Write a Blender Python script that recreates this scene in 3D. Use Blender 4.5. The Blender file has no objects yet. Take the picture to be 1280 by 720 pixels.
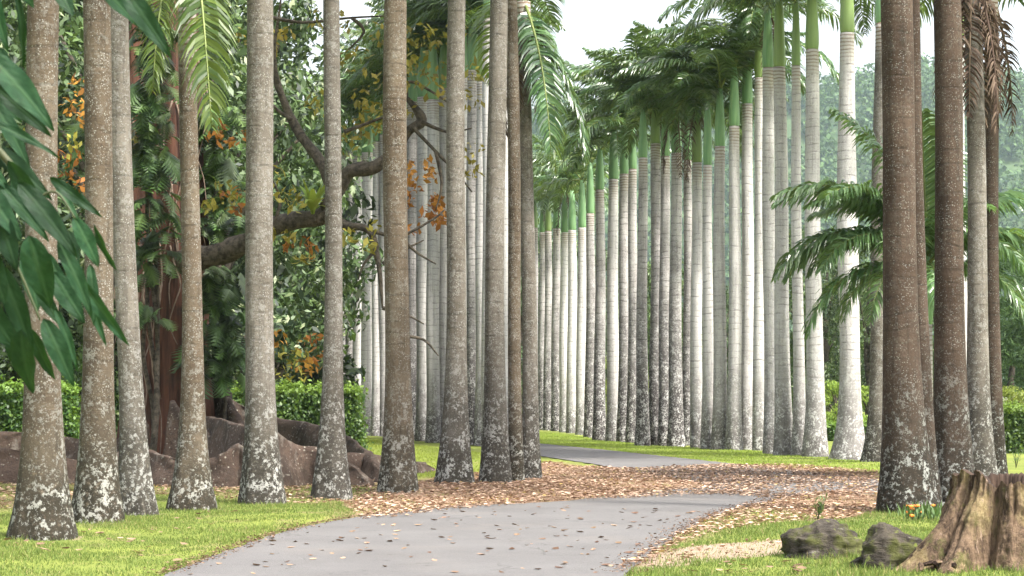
import bpy, bmesh, math, random
import numpy as np
from mathutils import Vector, Matrix, noise as mnoise

random.seed(7); rng = np.random.default_rng(7)
R = math.radians
SC = bpy.context.scene
COL = SC.collection

# ------------------------------------------------------------------ camera, sky, sun, exposure
FPX, HZ, CAMH = 2560.0, 500.0, 1.6          # focal length in photo pixels, horizon row, eye height
cam_d = bpy.data.cameras.new('camera'); cam = bpy.data.objects.new('camera', cam_d); COL.objects.link(cam)
cam.location = (0, 0, CAMH); cam.rotation_euler = (R(90), 0, 0)
cam_d.sensor_width = 36.0; cam_d.lens = 36.0*FPX/1280.0
cam_d.shift_y = (HZ-360.0)/1280.0
cam_d.clip_start = 0.1; cam_d.clip_end = 4000
cam_d.dof.use_dof = True; cam_d.dof.focus_distance = 36.0; cam_d.dof.aperture_fstop = 11.0
SC.camera = cam

SUN_EL, SUN_AZ = 56.0, 128.0                 # azimuth clockwise from the view direction (+Y): from the right, a little behind
world = bpy.data.worlds.new('World'); SC.world = world; world.use_nodes = True
wn, wl = world.node_tree.nodes, world.node_tree.links
sky = wn.new('ShaderNodeTexSky'); sky.sky_type = 'NISHITA'; sky.sun_disc = False
sky.sun_elevation = R(SUN_EL); sky.sun_rotation = R(SUN_AZ)
sky.air_density = 1.0; sky.dust_density = 6.0; sky.ozone_density = 1.0
hs = wn.new('ShaderNodeHueSaturation'); hs.inputs['Saturation'].default_value = 0.32   # thin bright overcast: the sky's colour washed out
wl.new(sky.outputs[0], hs.inputs['Color']); wl.new(hs.outputs[0], wn['Background'].inputs[0])
wn['Background'].inputs[1].default_value = 0.13
sun_d = bpy.data.lights.new('sun', 'SUN'); sun_d.energy = 2.5; sun_d.angle = R(6); sun_d.color = (1.0, .95, .86)
sun = bpy.data.objects.new('sun', sun_d); COL.objects.link(sun)
sv = Vector((math.sin(R(SUN_AZ))*math.cos(R(SUN_EL)), math.cos(R(SUN_AZ))*math.cos(R(SUN_EL)), math.sin(R(SUN_EL))))
sun.rotation_euler = (-sv).to_track_quat('-Z', 'Y').to_euler(); sun.location = sv*60
vs = SC.view_settings
vs.view_transform = 'Standard'; vs.look = 'None'; vs.gamma = 1; vs.use_curve_mapping = False
vs.exposure = 1.95
SC.cycles.use_denoising = True
SC.cycles.max_bounces = 6; SC.cycles.transparent_max_bounces = 8; SC.cycles.volume_bounces = 1

# ------------------------------------------------------------------ helpers
def G(px, py, z=0.0):                          # photo pixel on the ground -> world
    d = FPX*CAMH/(py-HZ); return Vector(((px-640)/FPX*d, d, z))
def S(py): return (py-HZ)/CAMH                 # pixels per metre for something standing at row py
def A(px, py, d): return Vector(((px-640)/FPX*d, d, CAMH+(HZ-py)/FPX*d))   # a point at distance d

def link(name, me, mat=None, parent=None, loc=(0, 0, 0)):
    o = bpy.data.objects.new(name, me); COL.objects.link(o)
    if mat is not None and me is not None and not me.materials: me.materials.append(mat)
    o.location = loc
    if parent is not None: o.parent = parent
    return o
def tag(o, label=None, cat=None, group=None, kind=None):
    if label: o['label'] = label
    if cat: o['category'] = cat
    if group: o['group'] = group
    if kind: o['kind'] = kind
    return o
def empty(name, loc, label, cat, group=None):
    return tag(link(name, None, loc=loc), label, cat, group)
def mesh(name, verts, faces, smooth=True, attrs=None):
    me = bpy.data.meshes.new(name)
    if isinstance(verts, np.ndarray): verts = verts.tolist()
    if isinstance(faces, np.ndarray): faces = faces.tolist()
    me.from_pydata(verts, [], faces)
    if smooth: me.polygons.foreach_set('use_smooth', np.ones(len(me.polygons), dtype=bool))
    for k, v in (attrs or {}).items():
        at = me.attributes.new(k, 'FLOAT', 'POINT'); at.data.foreach_set('value', np.asarray(v, dtype=np.float32).ravel())
    me.update(); return me
def fast_mesh(name, V, F, tint=None, smooth=False):        # big triangle/quad soups
    V = np.asarray(V, dtype=np.float32); F = np.asarray(F, dtype=np.int32)
    me = bpy.data.meshes.new(name); n, k = F.shape
    me.vertices.add(len(V)); me.vertices.foreach_set('co', V.ravel())
    me.loops.add(n*k); me.loops.foreach_set('vertex_index', F.ravel())
    me.polygons.add(n); me.polygons.foreach_set('loop_start', np.arange(0, n*k, k, dtype=np.int32))
    if smooth: me.polygons.foreach_set('use_smooth', np.ones(n, dtype=bool))
    if tint is not None:
        at = me.attributes.new('tint', 'FLOAT', 'POINT'); at.data.foreach_set('value', np.asarray(tint, dtype=np.float32).ravel())
    me.update(calc_edges=True); me.validate(); return me
def fbm(x, y, z=0.0, o=3):
    return mnoise.fractal(Vector((x, y, z)), 1.0, 2.0, o)
def tube(path, radii, n=10, wob=0.0, cap=True):            # -> verts, faces along a 3-D path
    P = [Vector(p) for p in path]; V = []; F = []
    up = Vector((0, 0, 1)); prev = None
    for i, p in enumerate(P):
        t = (P[min(i+1, len(P)-1)]-P[max(i-1, 0)]).normalized()
        if prev is None:
            a = t.cross(up if abs(t.z) < .9 else Vector((1, 0, 0))).normalized()
        else:
            a = (prev - t*prev.dot(t)).normalized()
        prev = a; b = t.cross(a)
        for k in range(n):
            an = 2*math.pi*k/n
            rr = radii[i]*(1+(wob*fbm(p.x*2.1+math.cos(an), p.y*2.1+math.sin(an), p.z*2.1) if wob else 0))
            V.append(p+a*math.cos(an)*rr+b*math.sin(an)*rr)
    for i in range(len(P)-1):
        for k in range(n):
            F.append((i*n+k, i*n+(k+1) % n, (i+1)*n+(k+1) % n, (i+1)*n+k))
    if cap:
        F.append(tuple(range(n-1, -1, -1))); F.append(tuple((len(P)-1)*n+k for k in range(n)))
    return [tuple(v) for v in V], F
def smooth_path(pts, sub=5):                               # Catmull-Rom, works for any dimension
    P = [np.array(p, dtype=float) for p in pts]; out = []
    for i in range(len(P)-1):
        p0, p1, p2, p3 = P[max(i-1, 0)], P[i], P[i+1], P[min(i+2, len(P)-1)]
        for s in range(sub):
            t = s/sub
            out.append(.5*((2*p1)+(-p0+p2)*t+(2*p0-5*p1+4*p2-p3)*t*t+(-p0+3*p1-3*p2+p3)*t**3))
    out.append(P[-1]); return out
def inpoly(X, Y, poly):
    ins = np.zeros(X.shape, bool); n = len(poly)
    for i in range(n):
        x1, y1 = poly[i]; x2, y2 = poly[(i+1) % n]
        c = ((y1 > Y) != (y2 > Y))
        xi = (x2-x1)*(Y-y1)/((y2-y1) if abs(y2-y1) > 1e-9 else 1e-9)+x1
        ins ^= c & (X < xi)
    return ins
def polydist(X, Y, poly):
    D = np.full(X.shape, 1e9); n = len(poly)
    for i in range(n):
        x1, y1 = poly[i]; x2, y2 = poly[(i+1) % n]
        dx, dy = x2-x1, y2-y1; L = dx*dx+dy*dy+1e-12
        t = np.clip(((X-x1)*dx+(Y-y1)*dy)/L, 0, 1)
        D = np.minimum(D, np.hypot(X-x1-t*dx, Y-y1-t*dy))
    return D
def gp(pts): return [(G(*p).x, G(*p).y) for p in pts]

# ------------------------------------------------------------------ materials
class NT:
    def __init__(s, name):
        s.m = bpy.data.materials.new(name); s.m.use_nodes = True
        s.t = s.m.node_tree; s.n = s.t.nodes; s.b = s.n['Principled BSDF']; s.out = s.n['Material Output']
    def new(s, typ, **kw):
        nd = s.n.new(typ)
        for k, v in kw.items(): setattr(nd, k, v)
        return nd
    def set(s, sock, v):
        if isinstance(v, bpy.types.NodeSocket): s.t.links.new(v, sock)
        elif v is not None: sock.default_value = v
    def coord(s, kind='Object'): return s.new('ShaderNodeTexCoord').outputs[kind]
    def mapping(s, v, scale=(1, 1, 1), loc=(0, 0, 0)):
        m = s.new('ShaderNodeMapping'); s.set(m.inputs['Vector'], v); s.set(m.inputs['Scale'], scale); s.set(m.inputs['Location'], loc); return m.outputs[0]
    def noise(s, v, scale=5, detail=4, rough=.6, out='Fac'):
        n = s.new('ShaderNodeTexNoise'); s.set(n.inputs['Vector'], v); s.set(n.inputs['Scale'], scale); s.set(n.inputs['Detail'], detail); s.set(n.inputs['Roughness'], rough); return n.outputs[out]
    def voro(s, v, scale=5, feature='F1', out='Distance', rnd=1.0):
        n = s.new('ShaderNodeTexVoronoi', feature=feature); s.set(n.inputs['Vector'], v); s.set(n.inputs['Scale'], scale); s.set(n.inputs['Randomness'], rnd); return n.outputs[out]
    def math(s, op, a, b=None, clamp=False):
        n = s.new('ShaderNodeMath', operation=op); n.use_clamp = clamp; s.set(n.inputs[0], a)
        if b is not None: s.set(n.inputs[1], b)
        return n.outputs[0]
    def ramp(s, f, a, b):                        # smooth map a..b -> 0..1
        n = s.new('ShaderNodeMapRange', interpolation_type='SMOOTHSTEP'); s.set(n.inputs['Value'], f); s.set(n.inputs['From Min'], a); s.set(n.inputs['From Max'], b); return n.outputs[0]
    def mix(s, f, a, b, mode='MIX'):
        n = s.new('ShaderNodeMix', data_type='RGBA', blend_type=mode); s.set(n.inputs['Factor'], f)
        for q, v in (('A', a), ('B', b)):
            sk = [i for i in n.inputs if i.name == q and i.type == 'RGBA'][0]
            s.set(sk, (*v, 1) if isinstance(v, tuple) and len(v) == 3 else v)
        return [o for o in n.outputs if o.type == 'RGBA'][0]
    def attr(s, name, out='Fac'): return s.new('ShaderNodeAttribute', attribute_name=name).outputs[out]
    def rand(s): return s.new('ShaderNodeObjectInfo').outputs['Random']
    def sep(s, v, c): return s.t_sep(v)[c]
    def t_sep(s, v):
        n = s.new('ShaderNodeSeparateXYZ'); s.set(n.inputs[0], v); return n.outputs
    def bump(s, h, strength=.3, dist=.02):
        n = s.new('ShaderNodeBump'); s.set(n.inputs['Height'], h); s.set(n.inputs['Strength'], strength); s.set(n.inputs['Distance'], dist); s.set(s.b.inputs['Normal'], n.outputs[0])
    def done(s, col, rough=.8, spec=.3):
        if isinstance(col, tuple): col = (*col, 1)
        s.set(s.b.inputs['Base Color'], col); s.set(s.b.inputs['Roughness'], rough); s.set(s.b.inputs['Specular IOR Level'], spec); return s.m
    def translucent(s, col, fac):
        t = s.new('ShaderNodeBsdfTranslucent'); s.set(t.inputs['Color'], (*col, 1) if isinstance(col, tuple) else col)
        m = s.new('ShaderNodeMixShader'); s.set(m.inputs[0], fac); s.t.links.new(s.b.outputs[0], m.inputs[1]); s.t.links.new(t.outputs[0], m.inputs[2])
        s.t.links.new(m.outputs[0], s.out.inputs['Surface'])

def mat_bark(name, c_lo, c_hi, base_dark, lichen, speck=.5, ringdark=.4, base_h=2.0, lich_amt=.5, ringbump=.5, up=.3):
    t = NT(name); co = t.coord(); rnd = t.rand()
    off = t.new('ShaderNodeCombineXYZ'); t.set(off.inputs[0], t.math('MULTIPLY', rnd, 37.0)); t.set(off.inputs[2], t.math('MULTIPLY', rnd, 11.0))
    v = t.new('ShaderNodeVectorMath', operation='ADD'); t.set(v.inputs[0], co); t.set(v.inputs[1], off.outputs[0]); v = v.outputs[0]
    z = t.t_sep(co)[2]; below = t.attr('below')
    big = t.noise(t.mapping(v, (1, 1, .55)), 1.6, 4)
    col = t.mix(t.ramp(big, .3, .7), c_lo, c_hi)
    val = t.new('ShaderNodeHueSaturation'); t.set(val.inputs['Color'], col); t.set(val.inputs['Value'], t.math('ADD', t.math('MULTIPLY', rnd, .35), .82)); col = val.outputs[0]
    streak = t.noise(t.mapping(v, (6, 6, .3)), 2.0, 5, .65)
    col = t.mix(t.math('MULTIPLY', t.ramp(streak, .45, .72), .5), col, base_dark)
    band = t.noise(t.mapping(v, (.6, .6, 8)), 2.0, 4, .65)                # leaf-scar bands
    col = t.mix(t.math('MULTIPLY', t.ramp(band, .48, .7), .45), col, c_hi)
    mot = t.noise(v, 22, 6, .75)                                          # mottled crusts
    col = t.mix(t.math('MULTIPLY', t.ramp(mot, .52, .68), .45), col, base_dark)
    w = t.new('ShaderNodeTexWave', wave_type='BANDS', bands_direction='Z', wave_profile='SIN')
    t.set(w.inputs['Vector'], v); t.set(w.inputs['Scale'], 1.5); t.set(w.inputs['Distortion'], 5.5); t.set(w.inputs['Detail'], 3); t.set(w.inputs['Detail Scale'], .55)
    ring = t.ramp(w.outputs['Fac'], .86, 1.0)
    ringm = t.math('MULTIPLY', ring, t.ramp(z, .8, 3.0))
    brk = t.ramp(t.noise(v, 4, 3), .38, .62)
    ringm = t.math('MULTIPLY', ringm, brk)
    col = t.mix(t.math('MULTIPLY', ringm, ringdark), col, base_dark)
    fine = t.voro(v, 34)                                                 # fine pale specks
    fm = t.math('MULTIPLY', t.ramp(fine, .36, .18), t.ramp(t.noise(v, 6, 6, .7), .40, .60))
    col = t.mix(t.math('MULTIPLY', fm, speck), col, lichen)
    zz = t.math('ADD', z, t.math('MULTIPLY', t.math('SUBTRACT', t.noise(v, 1.2, 5, .7), .5), 4.0))
    low = t.ramp(zz, base_h, -.2)                                         # foot: algae, then lichen crusts
    col = t.mix(t.math('MULTIPLY', low, t.ramp(t.noise(v, 15, 6, .75), .28, .50)), col, base_dark)
    n1 = t.noise(t.mapping(v, (1, 1, 1), (3, 5, 9)), 17, 7, .74); n2 = t.noise(t.mapping(v, (1, 1, 1), (8, 1, 4)), 4.5, 5, .7)
    sp = t.voro(v, 17)
    l1 = t.ramp(t.math('ADD', n1, t.math('MULTIPLY', t.math('SUBTRACT', n2, .5), .5)), .60-.10*lich_amt, .66-.10*lich_amt)
    l2 = t.math('MULTIPLY', t.ramp(sp, .30, .22), t.ramp(n2, .5, .6))
    lm = t.math('MAXIMUM', l1, l2)
    lc = t.mix(t.ramp(n2, .35, .65), tuple(.62*q for q in lichen), lichen)
    col = t.mix(t.math('MULTIPLY', lm, t.math('ADD', t.math('MULTIPLY', low, .84-up), up)), col, lc)
    topb = t.ramp(below, 1.1, .15)                                        # young wood under the crownshaft: pale with brown scars
    w2 = t.new('ShaderNodeTexWave', wave_type='BANDS', bands_direction='Z'); t.set(w2.inputs['Vector'], v); t.set(w2.inputs['Scale'], 3.2); t.set(w2.inputs['Distortion'], 3.0); t.set(w2.inputs['Detail'], 2)
    pal = t.mix(t.ramp(w2.outputs['Fac'], .45, .95), (.46, .43, .39), (.20, .13, .085))
    col = t.mix(t.math('MULTIPLY', topb, .65), col, pal)
    h = t.math('ADD', t.math('MULTIPLY', ringm, -ringbump), t.math('ADD', t.math('MULTIPLY', mot, 1.1), t.math('MULTIPLY', lm, .25)))
    t.bump(h, .6, .03)
    return t.done(col, .9, .15)

M = {}
M['bark_brown'] = mat_bark('palm_bark_brown', (.078, .057, .038), (.135, .108, .078), (.024, .021, .015), (.33, .33, .30), .75, .35, 2.7, .75, .25, .22)
M['bark_dark'] = mat_bark('palm_bark_dark_brown', (.044, .029, .020), (.080, .056, .041), (.018, .016, .012), (.28, .29, .27), .55, .35, 2.8, .65, .25, .06)
M['bark_mid'] = mat_bark('palm_bark_grey_brown', (.096, .083, .066), (.165, .148, .126), (.030, .027, .022), (.35, .35, .33), .7, .35, 3.2, .75, .25)
M['bark_pale'] = mat_bark('palm_bark_pale', (.40, .385, .375), (.52, .50, .49), (.11, .10, .096), (.58, .575, .565), .6, .5, 3.8, .75)
M['bark_speck'] = mat_bark('palm_bark_pale_speckled', (.27, .25, .245), (.42, .40, .39), (.040, .034, .034), (.52, .51, .50), .7, .6, 8.5, .8)

def mat_leaf(name, c1, c2, trans=(.25, .38, .05), tf=.25, rough=.45, spec=.4, c3=None):
    t = NT(name); k = t.attr('tint'); r = t.rand()
    col = t.mix(t.ramp(k, 0.0, .8), c1, c2)
    if c3: col = t.mix(t.ramp(k, .93, .97), col, c3)
    h = t.new('ShaderNodeHueSaturation'); t.set(h.inputs['Color'], col); t.set(h.inputs['Value'], t.math('ADD', t.math('MULTIPLY', r, .35), .82)); t.set(h.inputs['Hue'], t.math('ADD', t.math('MULTIPLY', r, .03), .487))
    t.translucent(t.mix(.5, h.outputs[0], trans), tf)
    return t.done(h.outputs[0], rough, spec)
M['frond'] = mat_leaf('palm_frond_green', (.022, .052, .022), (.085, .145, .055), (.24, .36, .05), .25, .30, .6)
M['frond_lit'] = mat_leaf('palm_frond_lit', (.034, .075, .016), (.105, .16, .032), (.32, .42, .05), .36, .4, .5)  # backlit look of some fronds put into a yellower, brighter copy
M['frond_dead'] = mat_leaf('palm_frond_dry', (.040, .026, .019), (.115, .082, .062), (.2, .12, .06), .12, .9, .1)
M['leaf_dark'] = mat_leaf('foliage_dark', (.006, .016, .008), (.065, .105, .036), (.14, .22, .04), .16, .5, .4, (.20, .23, .12))  # palest leaves stand for highlights, darkest for shade: light put into leaf colour
M['leaf_mid'] = mat_leaf('foliage_mid', (.012, .032, .010), (.095, .165, .045), (.20, .32, .05), .22, .5, .4, (.22, .27, .12))  # leaf highlights painted in as a rare pale tone
M['leaf_lime'] = mat_leaf('foliage_lime', (.08, .13, .02), (.24, .31, .05), (.40, .48, .06), .3, .5, .3)
M['leaf_orange'] = mat_leaf('foliage_orange', (.16, .06, .015), (.42, .19, .04), (.5, .25, .04), .3, .6, .2)
M['leaf_olive'] = mat_leaf('foliage_olive_yellow', (.09, .085, .015), (.26, .22, .04), (.4, .34, .05), .3, .55, .3)
M['leaf_far'] = mat_leaf('foliage_far_wood', (.018, .046, .020), (.07, .128, .042), (.15, .26, .05), .2, .6, .2)
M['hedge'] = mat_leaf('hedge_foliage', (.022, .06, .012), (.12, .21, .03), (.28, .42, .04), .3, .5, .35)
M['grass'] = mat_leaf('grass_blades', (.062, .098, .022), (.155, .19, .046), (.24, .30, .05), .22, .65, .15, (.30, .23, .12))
M['litter'] = mat_leaf('dry_leaf_litter', (.20, .125, .085), (.54, .395, .30), (.4, .25, .15), .1, .8, .15, (.44, .34, .13))

M['fallen'] = mat_leaf('single_fallen_leaf', (.075, .042, .028), (.30, .20, .14), (.3, .18, .1), .08, .8, .15)
def simple(name, c1, c2, scale, rough=.8, bump=.3, bs=None, dist=.02, spec=.3):
    t = NT(name); co = t.coord(); n = t.noise(co, scale, 6, .65)
    t.bump(t.noise(co, bs or scale*3, 6, .7), bump, dist)
    return t.done(t.mix(t.ramp(n, .3, .7), c1, c2), rough, spec)
M['shaft'] = None
t = NT('crownshaft_green'); co = t.coord(); rnd = t.rand()
n = t.noise(t.mapping(co, (5, 5, .5)), 2, 4); z = t.t_sep(co)[2]
c = t.mix(t.ramp(n, .3, .7), (.125, .255, .11), (.20, .335, .155))
c = t.mix(t.math('MULTIPLY', t.ramp(rnd, .55, 1.0), .55), c, (.22, .26, .05))
c = t.mix(t.math('MULTIPLY', t.ramp(t.noise(t.mapping(co, (9, 9, .8)), 2.5, 4), .62, .75), .5), c, (.24, .17, .07))
M['shaft'] = t.done(c, .45, .4)
M['rachis'] = simple('frond_rib', (.11, .15, .04), (.17, .20, .06), 3, .5, .1)
M['bark_tree'] = simple('tree_bark', (.024, .020, .015), (.115, .095, .072), 9, .9, 1.0, 22, .05)
t = NT('buttress_bark'); co = t.coord()
n = t.noise(co, 1.1, 5); n2 = t.noise(t.mapping(co, (3, 3, .5)), 2.5, 5, .65)
c = t.mix(t.ramp(n, .35, .65), (.030, .020, .015), (.078, .052, .039))
c = t.mix(t.math('MULTIPLY', t.ramp(n2, .5, .7), .6), c, (.045, .030, .022))
geo = t.new('ShaderNodeNewGeometry'); up = t.t_sep(geo.outputs['Normal'])[2]
spk = t.math('MULTIPLY', t.ramp(t.voro(co, 13), .3, .12), t.ramp(t.noise(co, 2.5, 4), .42, .58))
c = t.mix(t.math('MULTIPLY', spk, .8), c, (.30, .28, .24))
c = t.mix(t.math('MULTIPLY', t.ramp(t.noise(co, 11, 7, .78), .50, .62), .55), c, (.022, .018, .014))
c = t.mix(t.math('MULTIPLY', t.ramp(t.noise(co, 3.5, 4), .55, .7), .75), c, (.15, .13, .11))
t.bump(t.math('ADD', n2, t.noise(co, 18, 5, .7)), .7, .04); M['buttress'] = t.done(c, .85, .25)
t = NT('red_tree_trunk_bark'); co = t.coord()
n2 = t.noise(t.mapping(co, (2.2, 2.2, .28)), 2.2, 6, .65)
c = t.mix(t.ramp(n2, .32, .66), (.024, .013, .010), (.115, .052, .034))
c = t.mix(t.ramp(t.noise(co, 1.6, 4), .55, .72), c, (.05, .036, .028))
t.bump(n2, .9, .09); M['redtrunk'] = t.done(c, .9, .2)
M['root_pale'] = simple('hanging_root', (.10, .072, .052), (.20, .15, .115), 6, .85, .4)
t = NT('asphalt'); co = t.coord()
n = t.noise(co, .55, 4); f = t.noise(co, 55, 4, .8); vv = t.voro(co, 110)
c = t.mix(t.ramp(n, .3, .7), (.078, .074, .074), (.105, .101, .101))
c = t.mix(t.math('MULTIPLY', t.ramp(f, .35, .7), .5), c, (.155, .15, .148))
c = t.mix(t.math('MULTIPLY', t.ramp(t.noise(co, 1.7, 5, .7), .55, .75), .6), c, (.085, .078, .074))
wv = t.new('ShaderNodeVectorMath', operation='ADD'); t.set(wv.inputs[0], co); t.set(wv.inputs[1], t.noise(co, 1.5, 4, .6, 'Color'))
ck = t.math('MULTIPLY', t.ramp(t.voro(wv.outputs[0], .55, 'DISTANCE_TO_EDGE'), .012, .003), t.ramp(t.noise(co, .8, 3), .45, .6))
c = t.mix(t.math('MULTIPLY', ck, .6), c, (.045, .042, .04))
c = t.mix(t.math('MULTIPLY', t.ramp(t.noise(co, 38, 5, .8), .60, .70), .55), c, (.07, .065, .06))
c = t.mix(t.math('MULTIPLY', t.ramp(t.noise(t.mapping(co, (1, 1, 1), (7, 3, 0)), .35, 5, .6), .52, .66), .45), c, (.135, .122, .113))
t.bump(t.math('SUBTRACT', t.math('ADD', vv, f), ck), .5, .01); M['asphalt'] = t.done(c, .85, .3)
t = NT('lawn_ground'); co = t.coord('Object')
n = t.noise(co, .45, 5); f = t.noise(co, 22, 5, .75); lit = t.attr('litter')
c = t.mix(t.ramp(n, .3, .7), (.11, .142, .030), (.172, .198, .042))
c = t.mix(t.math('MULTIPLY', t.ramp(f, .4, .65), .4), c, (.09, .11, .03))
c = t.mix(t.math('MULTIPLY', t.ramp(t.noise(co, 1.6, 5, .65), .52, .66), .6), c, (.17, .13, .07))
c = t.mix(t.math('MULTIPLY', lit, t.ramp(t.noise(co, 3, 5), .25, .5)), c, t.mix(f, (.13, .08, .05), (.26, .18, .125)))
c = t.mix(t.math('MULTIPLY', t.ramp(t.math('ADD', t.attr('soil'), t.math('MULTIPLY', t.math('SUBTRACT', t.noise(co, 5, 5, .7), .5), .9)), .45, .62), .9), c, t.mix(t.noise(co, 9, 5), (.17, .115, .085), (.32, .245, .195)))
t.bump(f, .6, .03); M['lawn'] = t.done(c, .95, .1)
t = NT('far_lawn'); M['soil'] = simple('bare_soil', (.24, .165, .12), (.36, .27, .21), 2.5, .95, .5, 30)
M['rock'] = None
t = NT('mossy_rock'); co = t.coord()
geo = t.new('ShaderNodeNewGeometry'); up = t.t_sep(geo.outputs['Normal'])[2]
n = t.noise(co, 5, 6, .7); st = t.noise(t.mapping(co, (2, 2, 7)), 3, 6, .7)
c = t.mix(t.ramp(n, .32, .66), (.018, .015, .012), (.075, .063, .050))
c = t.mix(t.ramp(st, .56, .74), c, (.15, .14, .125))
c = t.mix(t.math('MULTIPLY', t.ramp(t.noise(co, 4.2, 5), .46, .62), .8), c, (.055, .062, .012))
c = t.mix(t.math('MULTIPLY', t.ramp(t.noise(t.mapping(co, (1, 1, 1), (4, 2, 1)), 9, 5), .60, .7), .7), c, (.13, .16, .03))
t.bump(t.math('ADD', n, st), .9, .05); M['rock'] = t.done(c, .9, .2)
t = NT('stump_wood'); co = t.coord()
n = t.noise(t.mapping(co, (4, 4, .4)), 3.6, 7, .72); b = t.noise(t.mapping(co, (1, 1, .55)), 2.1, 6, .7); k = t.noise(co, 16, 7, .75)
c = t.mix(t.ramp(n, .32, .64), (.036, .022, .015), (.22, .15, .098))
c = t.mix(t.math('MULTIPLY', t.ramp(b, .47, .60), .75), c, t.mix(t.ramp(k, .4, .6), (.20, .145, .065), (.36, .29, .15)))
c = t.mix(t.ramp(t.noise(t.mapping(co, (1, 1, .45), (3, 1, 7)), 2.6, 6, .7), .54, .64), c, (.026, .015, .011))
c = t.mix(t.math('MULTIPLY', t.ramp(t.noise(t.mapping(co, (1, 1, .7), (1, 9, 2)), 4, 6, .7), .56, .66), .7), c, (.075, .085, .02))
c = t.mix(t.math('MULTIPLY', t.ramp(t.noise(t.mapping(co, (9, 9, .6)), 3, 5, .7), .60, .68), .7), c, (.40, .29, .23))
c = t.mix(t.math('MULTIPLY', t.ramp(k, .58, .68), .6), c, (.03, .02, .014))
t.bump(t.math('ADD', n, k), 1.0, .05); M['stump'] = t.done(c, .88, .2)
M['stump_in'] = simple('stump_hollow', (.018, .011, .008), (.05, .03, .02), 4, .95, .6)
t = NT('big_leaf'); k = t.attr('vein'); co = t.coord(); r = t.rand()
c = t.mix(t.ramp(t.noise(co, 9, 3), .3, .7), (.006, .021, .010), (.013, .040, .018))
c = t.mix(t.math('MULTIPLY', k, .5), c, (.05, .10, .045))
c = t.mix(t.math('MULTIPLY', t.ramp(t.noise(co, 22, 5, .7), .62, .72), .5), c, (.06, .05, .02))
hh = t.new('ShaderNodeHueSaturation'); t.set(hh.inputs['Color'], c); t.set(hh.inputs['Value'], t.math('ADD', t.math('MULTIPLY', r, .9), .55))
t.bump(t.math('ADD', t.math('MULTIPLY', k, -1), t.math('MULTIPLY', t.noise(co, 30, 3), .4)), .35, .004)
t.translucent((.07, .19, .03), .12); M['bigleaf'] = t.done(hh.outputs[0], .58, .14)
M['twig'] = simple('green_twig', (.035, .055, .02), (.07, .07, .035), 8, .6, .2)
M['petal'] = simple('orange_petal', (.62, .13, .02), (.75, .26, .05), 6, .6, .1)
M['concrete'] = simple('pale_wall', (.6, .56, .54), (.7, .67, .64), 3, .8, .2)
t = NT('hill_soil'); co = t.coord(); M['hill'] = t.done(t.mix(t.ramp(t.noise(co, .05, 4), .3, .7), (.03, .055, .025), (.06, .09, .04)), .9, .1)

# ------------------------------------------------------------------ ground, roads, soil
ROAD_N = gp([(120, 760), (205, 720), (262, 697), (330, 672), (390, 656), (450, 646), (520, 638), (600, 632), (700, 627), (800, 617), (900, 606), (960, 600)]) + \
         gp([(1120, 604), (1060, 611), (1000, 619), (950, 629), (905, 641), (872, 655), (845, 670), (815, 692), (782, 718), (755, 760)])
ROAD_A = gp([(440, 539), (520, 543), (620, 549.5), (679, 555), (760, 563), (880, 576), (960, 585), (1090, 599), (1300, 628)]) + \
         gp([(1300, 665), (1110, 618), (1000, 619), (880, 606), (800, 592), (740, 580), (679, 571), (600, 558), (520, 549), (440, 543)])
SOIL = gp([(770, 712), (800, 697), (860, 686), (930, 682), (1000, 678), (1040, 676), (1040, 690), (985, 692), (920, 696), (860, 703), (800, 712)])
def h_ground(X, Y):
    X = np.asarray(X, float); Y = np.asarray(Y, float)
    u = .018*np.sin(X*1.3+Y*.41)+.014*np.sin(X*.5-Y*.83+1)+.008*np.sin(X*3.1+Y*2.3)
    d = np.minimum(polydist(X, Y, ROAD_N), polydist(X, Y, ROAD_A))
    ins = inpoly(X, Y, ROAD_N) | inpoly(X, Y, ROAD_A)
    s = np.clip(d/.5, 0, 1); s = s*s*(3-2*s)
    near = np.clip((62-Y)/10, 0, 1)*np.clip((Y-14)/3, 0, 1)*np.clip((13-np.abs(X))/2, 0, 1)
    return np.where(ins, -.03*np.clip(d/.1, 0, 1), (s*(.02+u))*near)
LIT_A = gp([(428, 632), (470, 612), (540, 601), (690, 578), (720, 585), (800, 586), (900, 581), (1000, 583), (1098, 588), (1102, 640), (1040, 648), (985, 640), (930, 636), (965, 626), (900, 620), (700, 628), (560, 640), (450, 652)])
LIT_B = gp([(930, 632), (1100, 634), (1060, 650), (960, 660), (860, 678), (800, 706), (760, 718), (800, 694), (850, 664), (890, 646)])
LIT_C = gp([(-40, 607), (60, 602), (180, 600), (300, 602), (480, 600), (480, 628), (380, 632), (300, 628), (190, 622), (90, 640), (0, 640)])
x0, x1, y0, y1, st = -14.0, 14.0, 13.0, 63.0, .25
gx = np.arange(x0, x1+.01, st); gy = np.arange(y0, y1+.01, st)
XX, YY = np.meshgrid(gx, gy); ZZ = h_ground(XX, YY)
nx, ny = len(gx), len(gy)
V = np.stack([XX.ravel(), YY.ravel(), ZZ.ravel()], 1)
I = np.arange(nx*ny).reshape(ny, nx)
F = np.stack([I[:-1, :-1].ravel(), I[:-1, 1:].ravel(), I[1:, 1:].ravel(), I[1:, :-1].ravel()], 1)
def soft(poly, w): 
    d = polydist(XX, YY, poly); return np.where(inpoly(XX, YY, poly), 1, np.clip(1-d/w, 0, 1)*.8)
lit = np.maximum.reduce([soft(LIT_A, .5), .55*soft(LIT_B, .3), .5*soft(LIT_C, .6)])
FEET = [(46, 676, 92), (119, 656, 72), (165, 645, 58), (237, 639, 70), (325, 633, 66), (414, 626, 56), (496, 617, 56), (568, 608, 54), (617, 606, 44), (1138, 642, 82), (1196, 628, 66)]
soil = soft(SOIL, .3)
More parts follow.
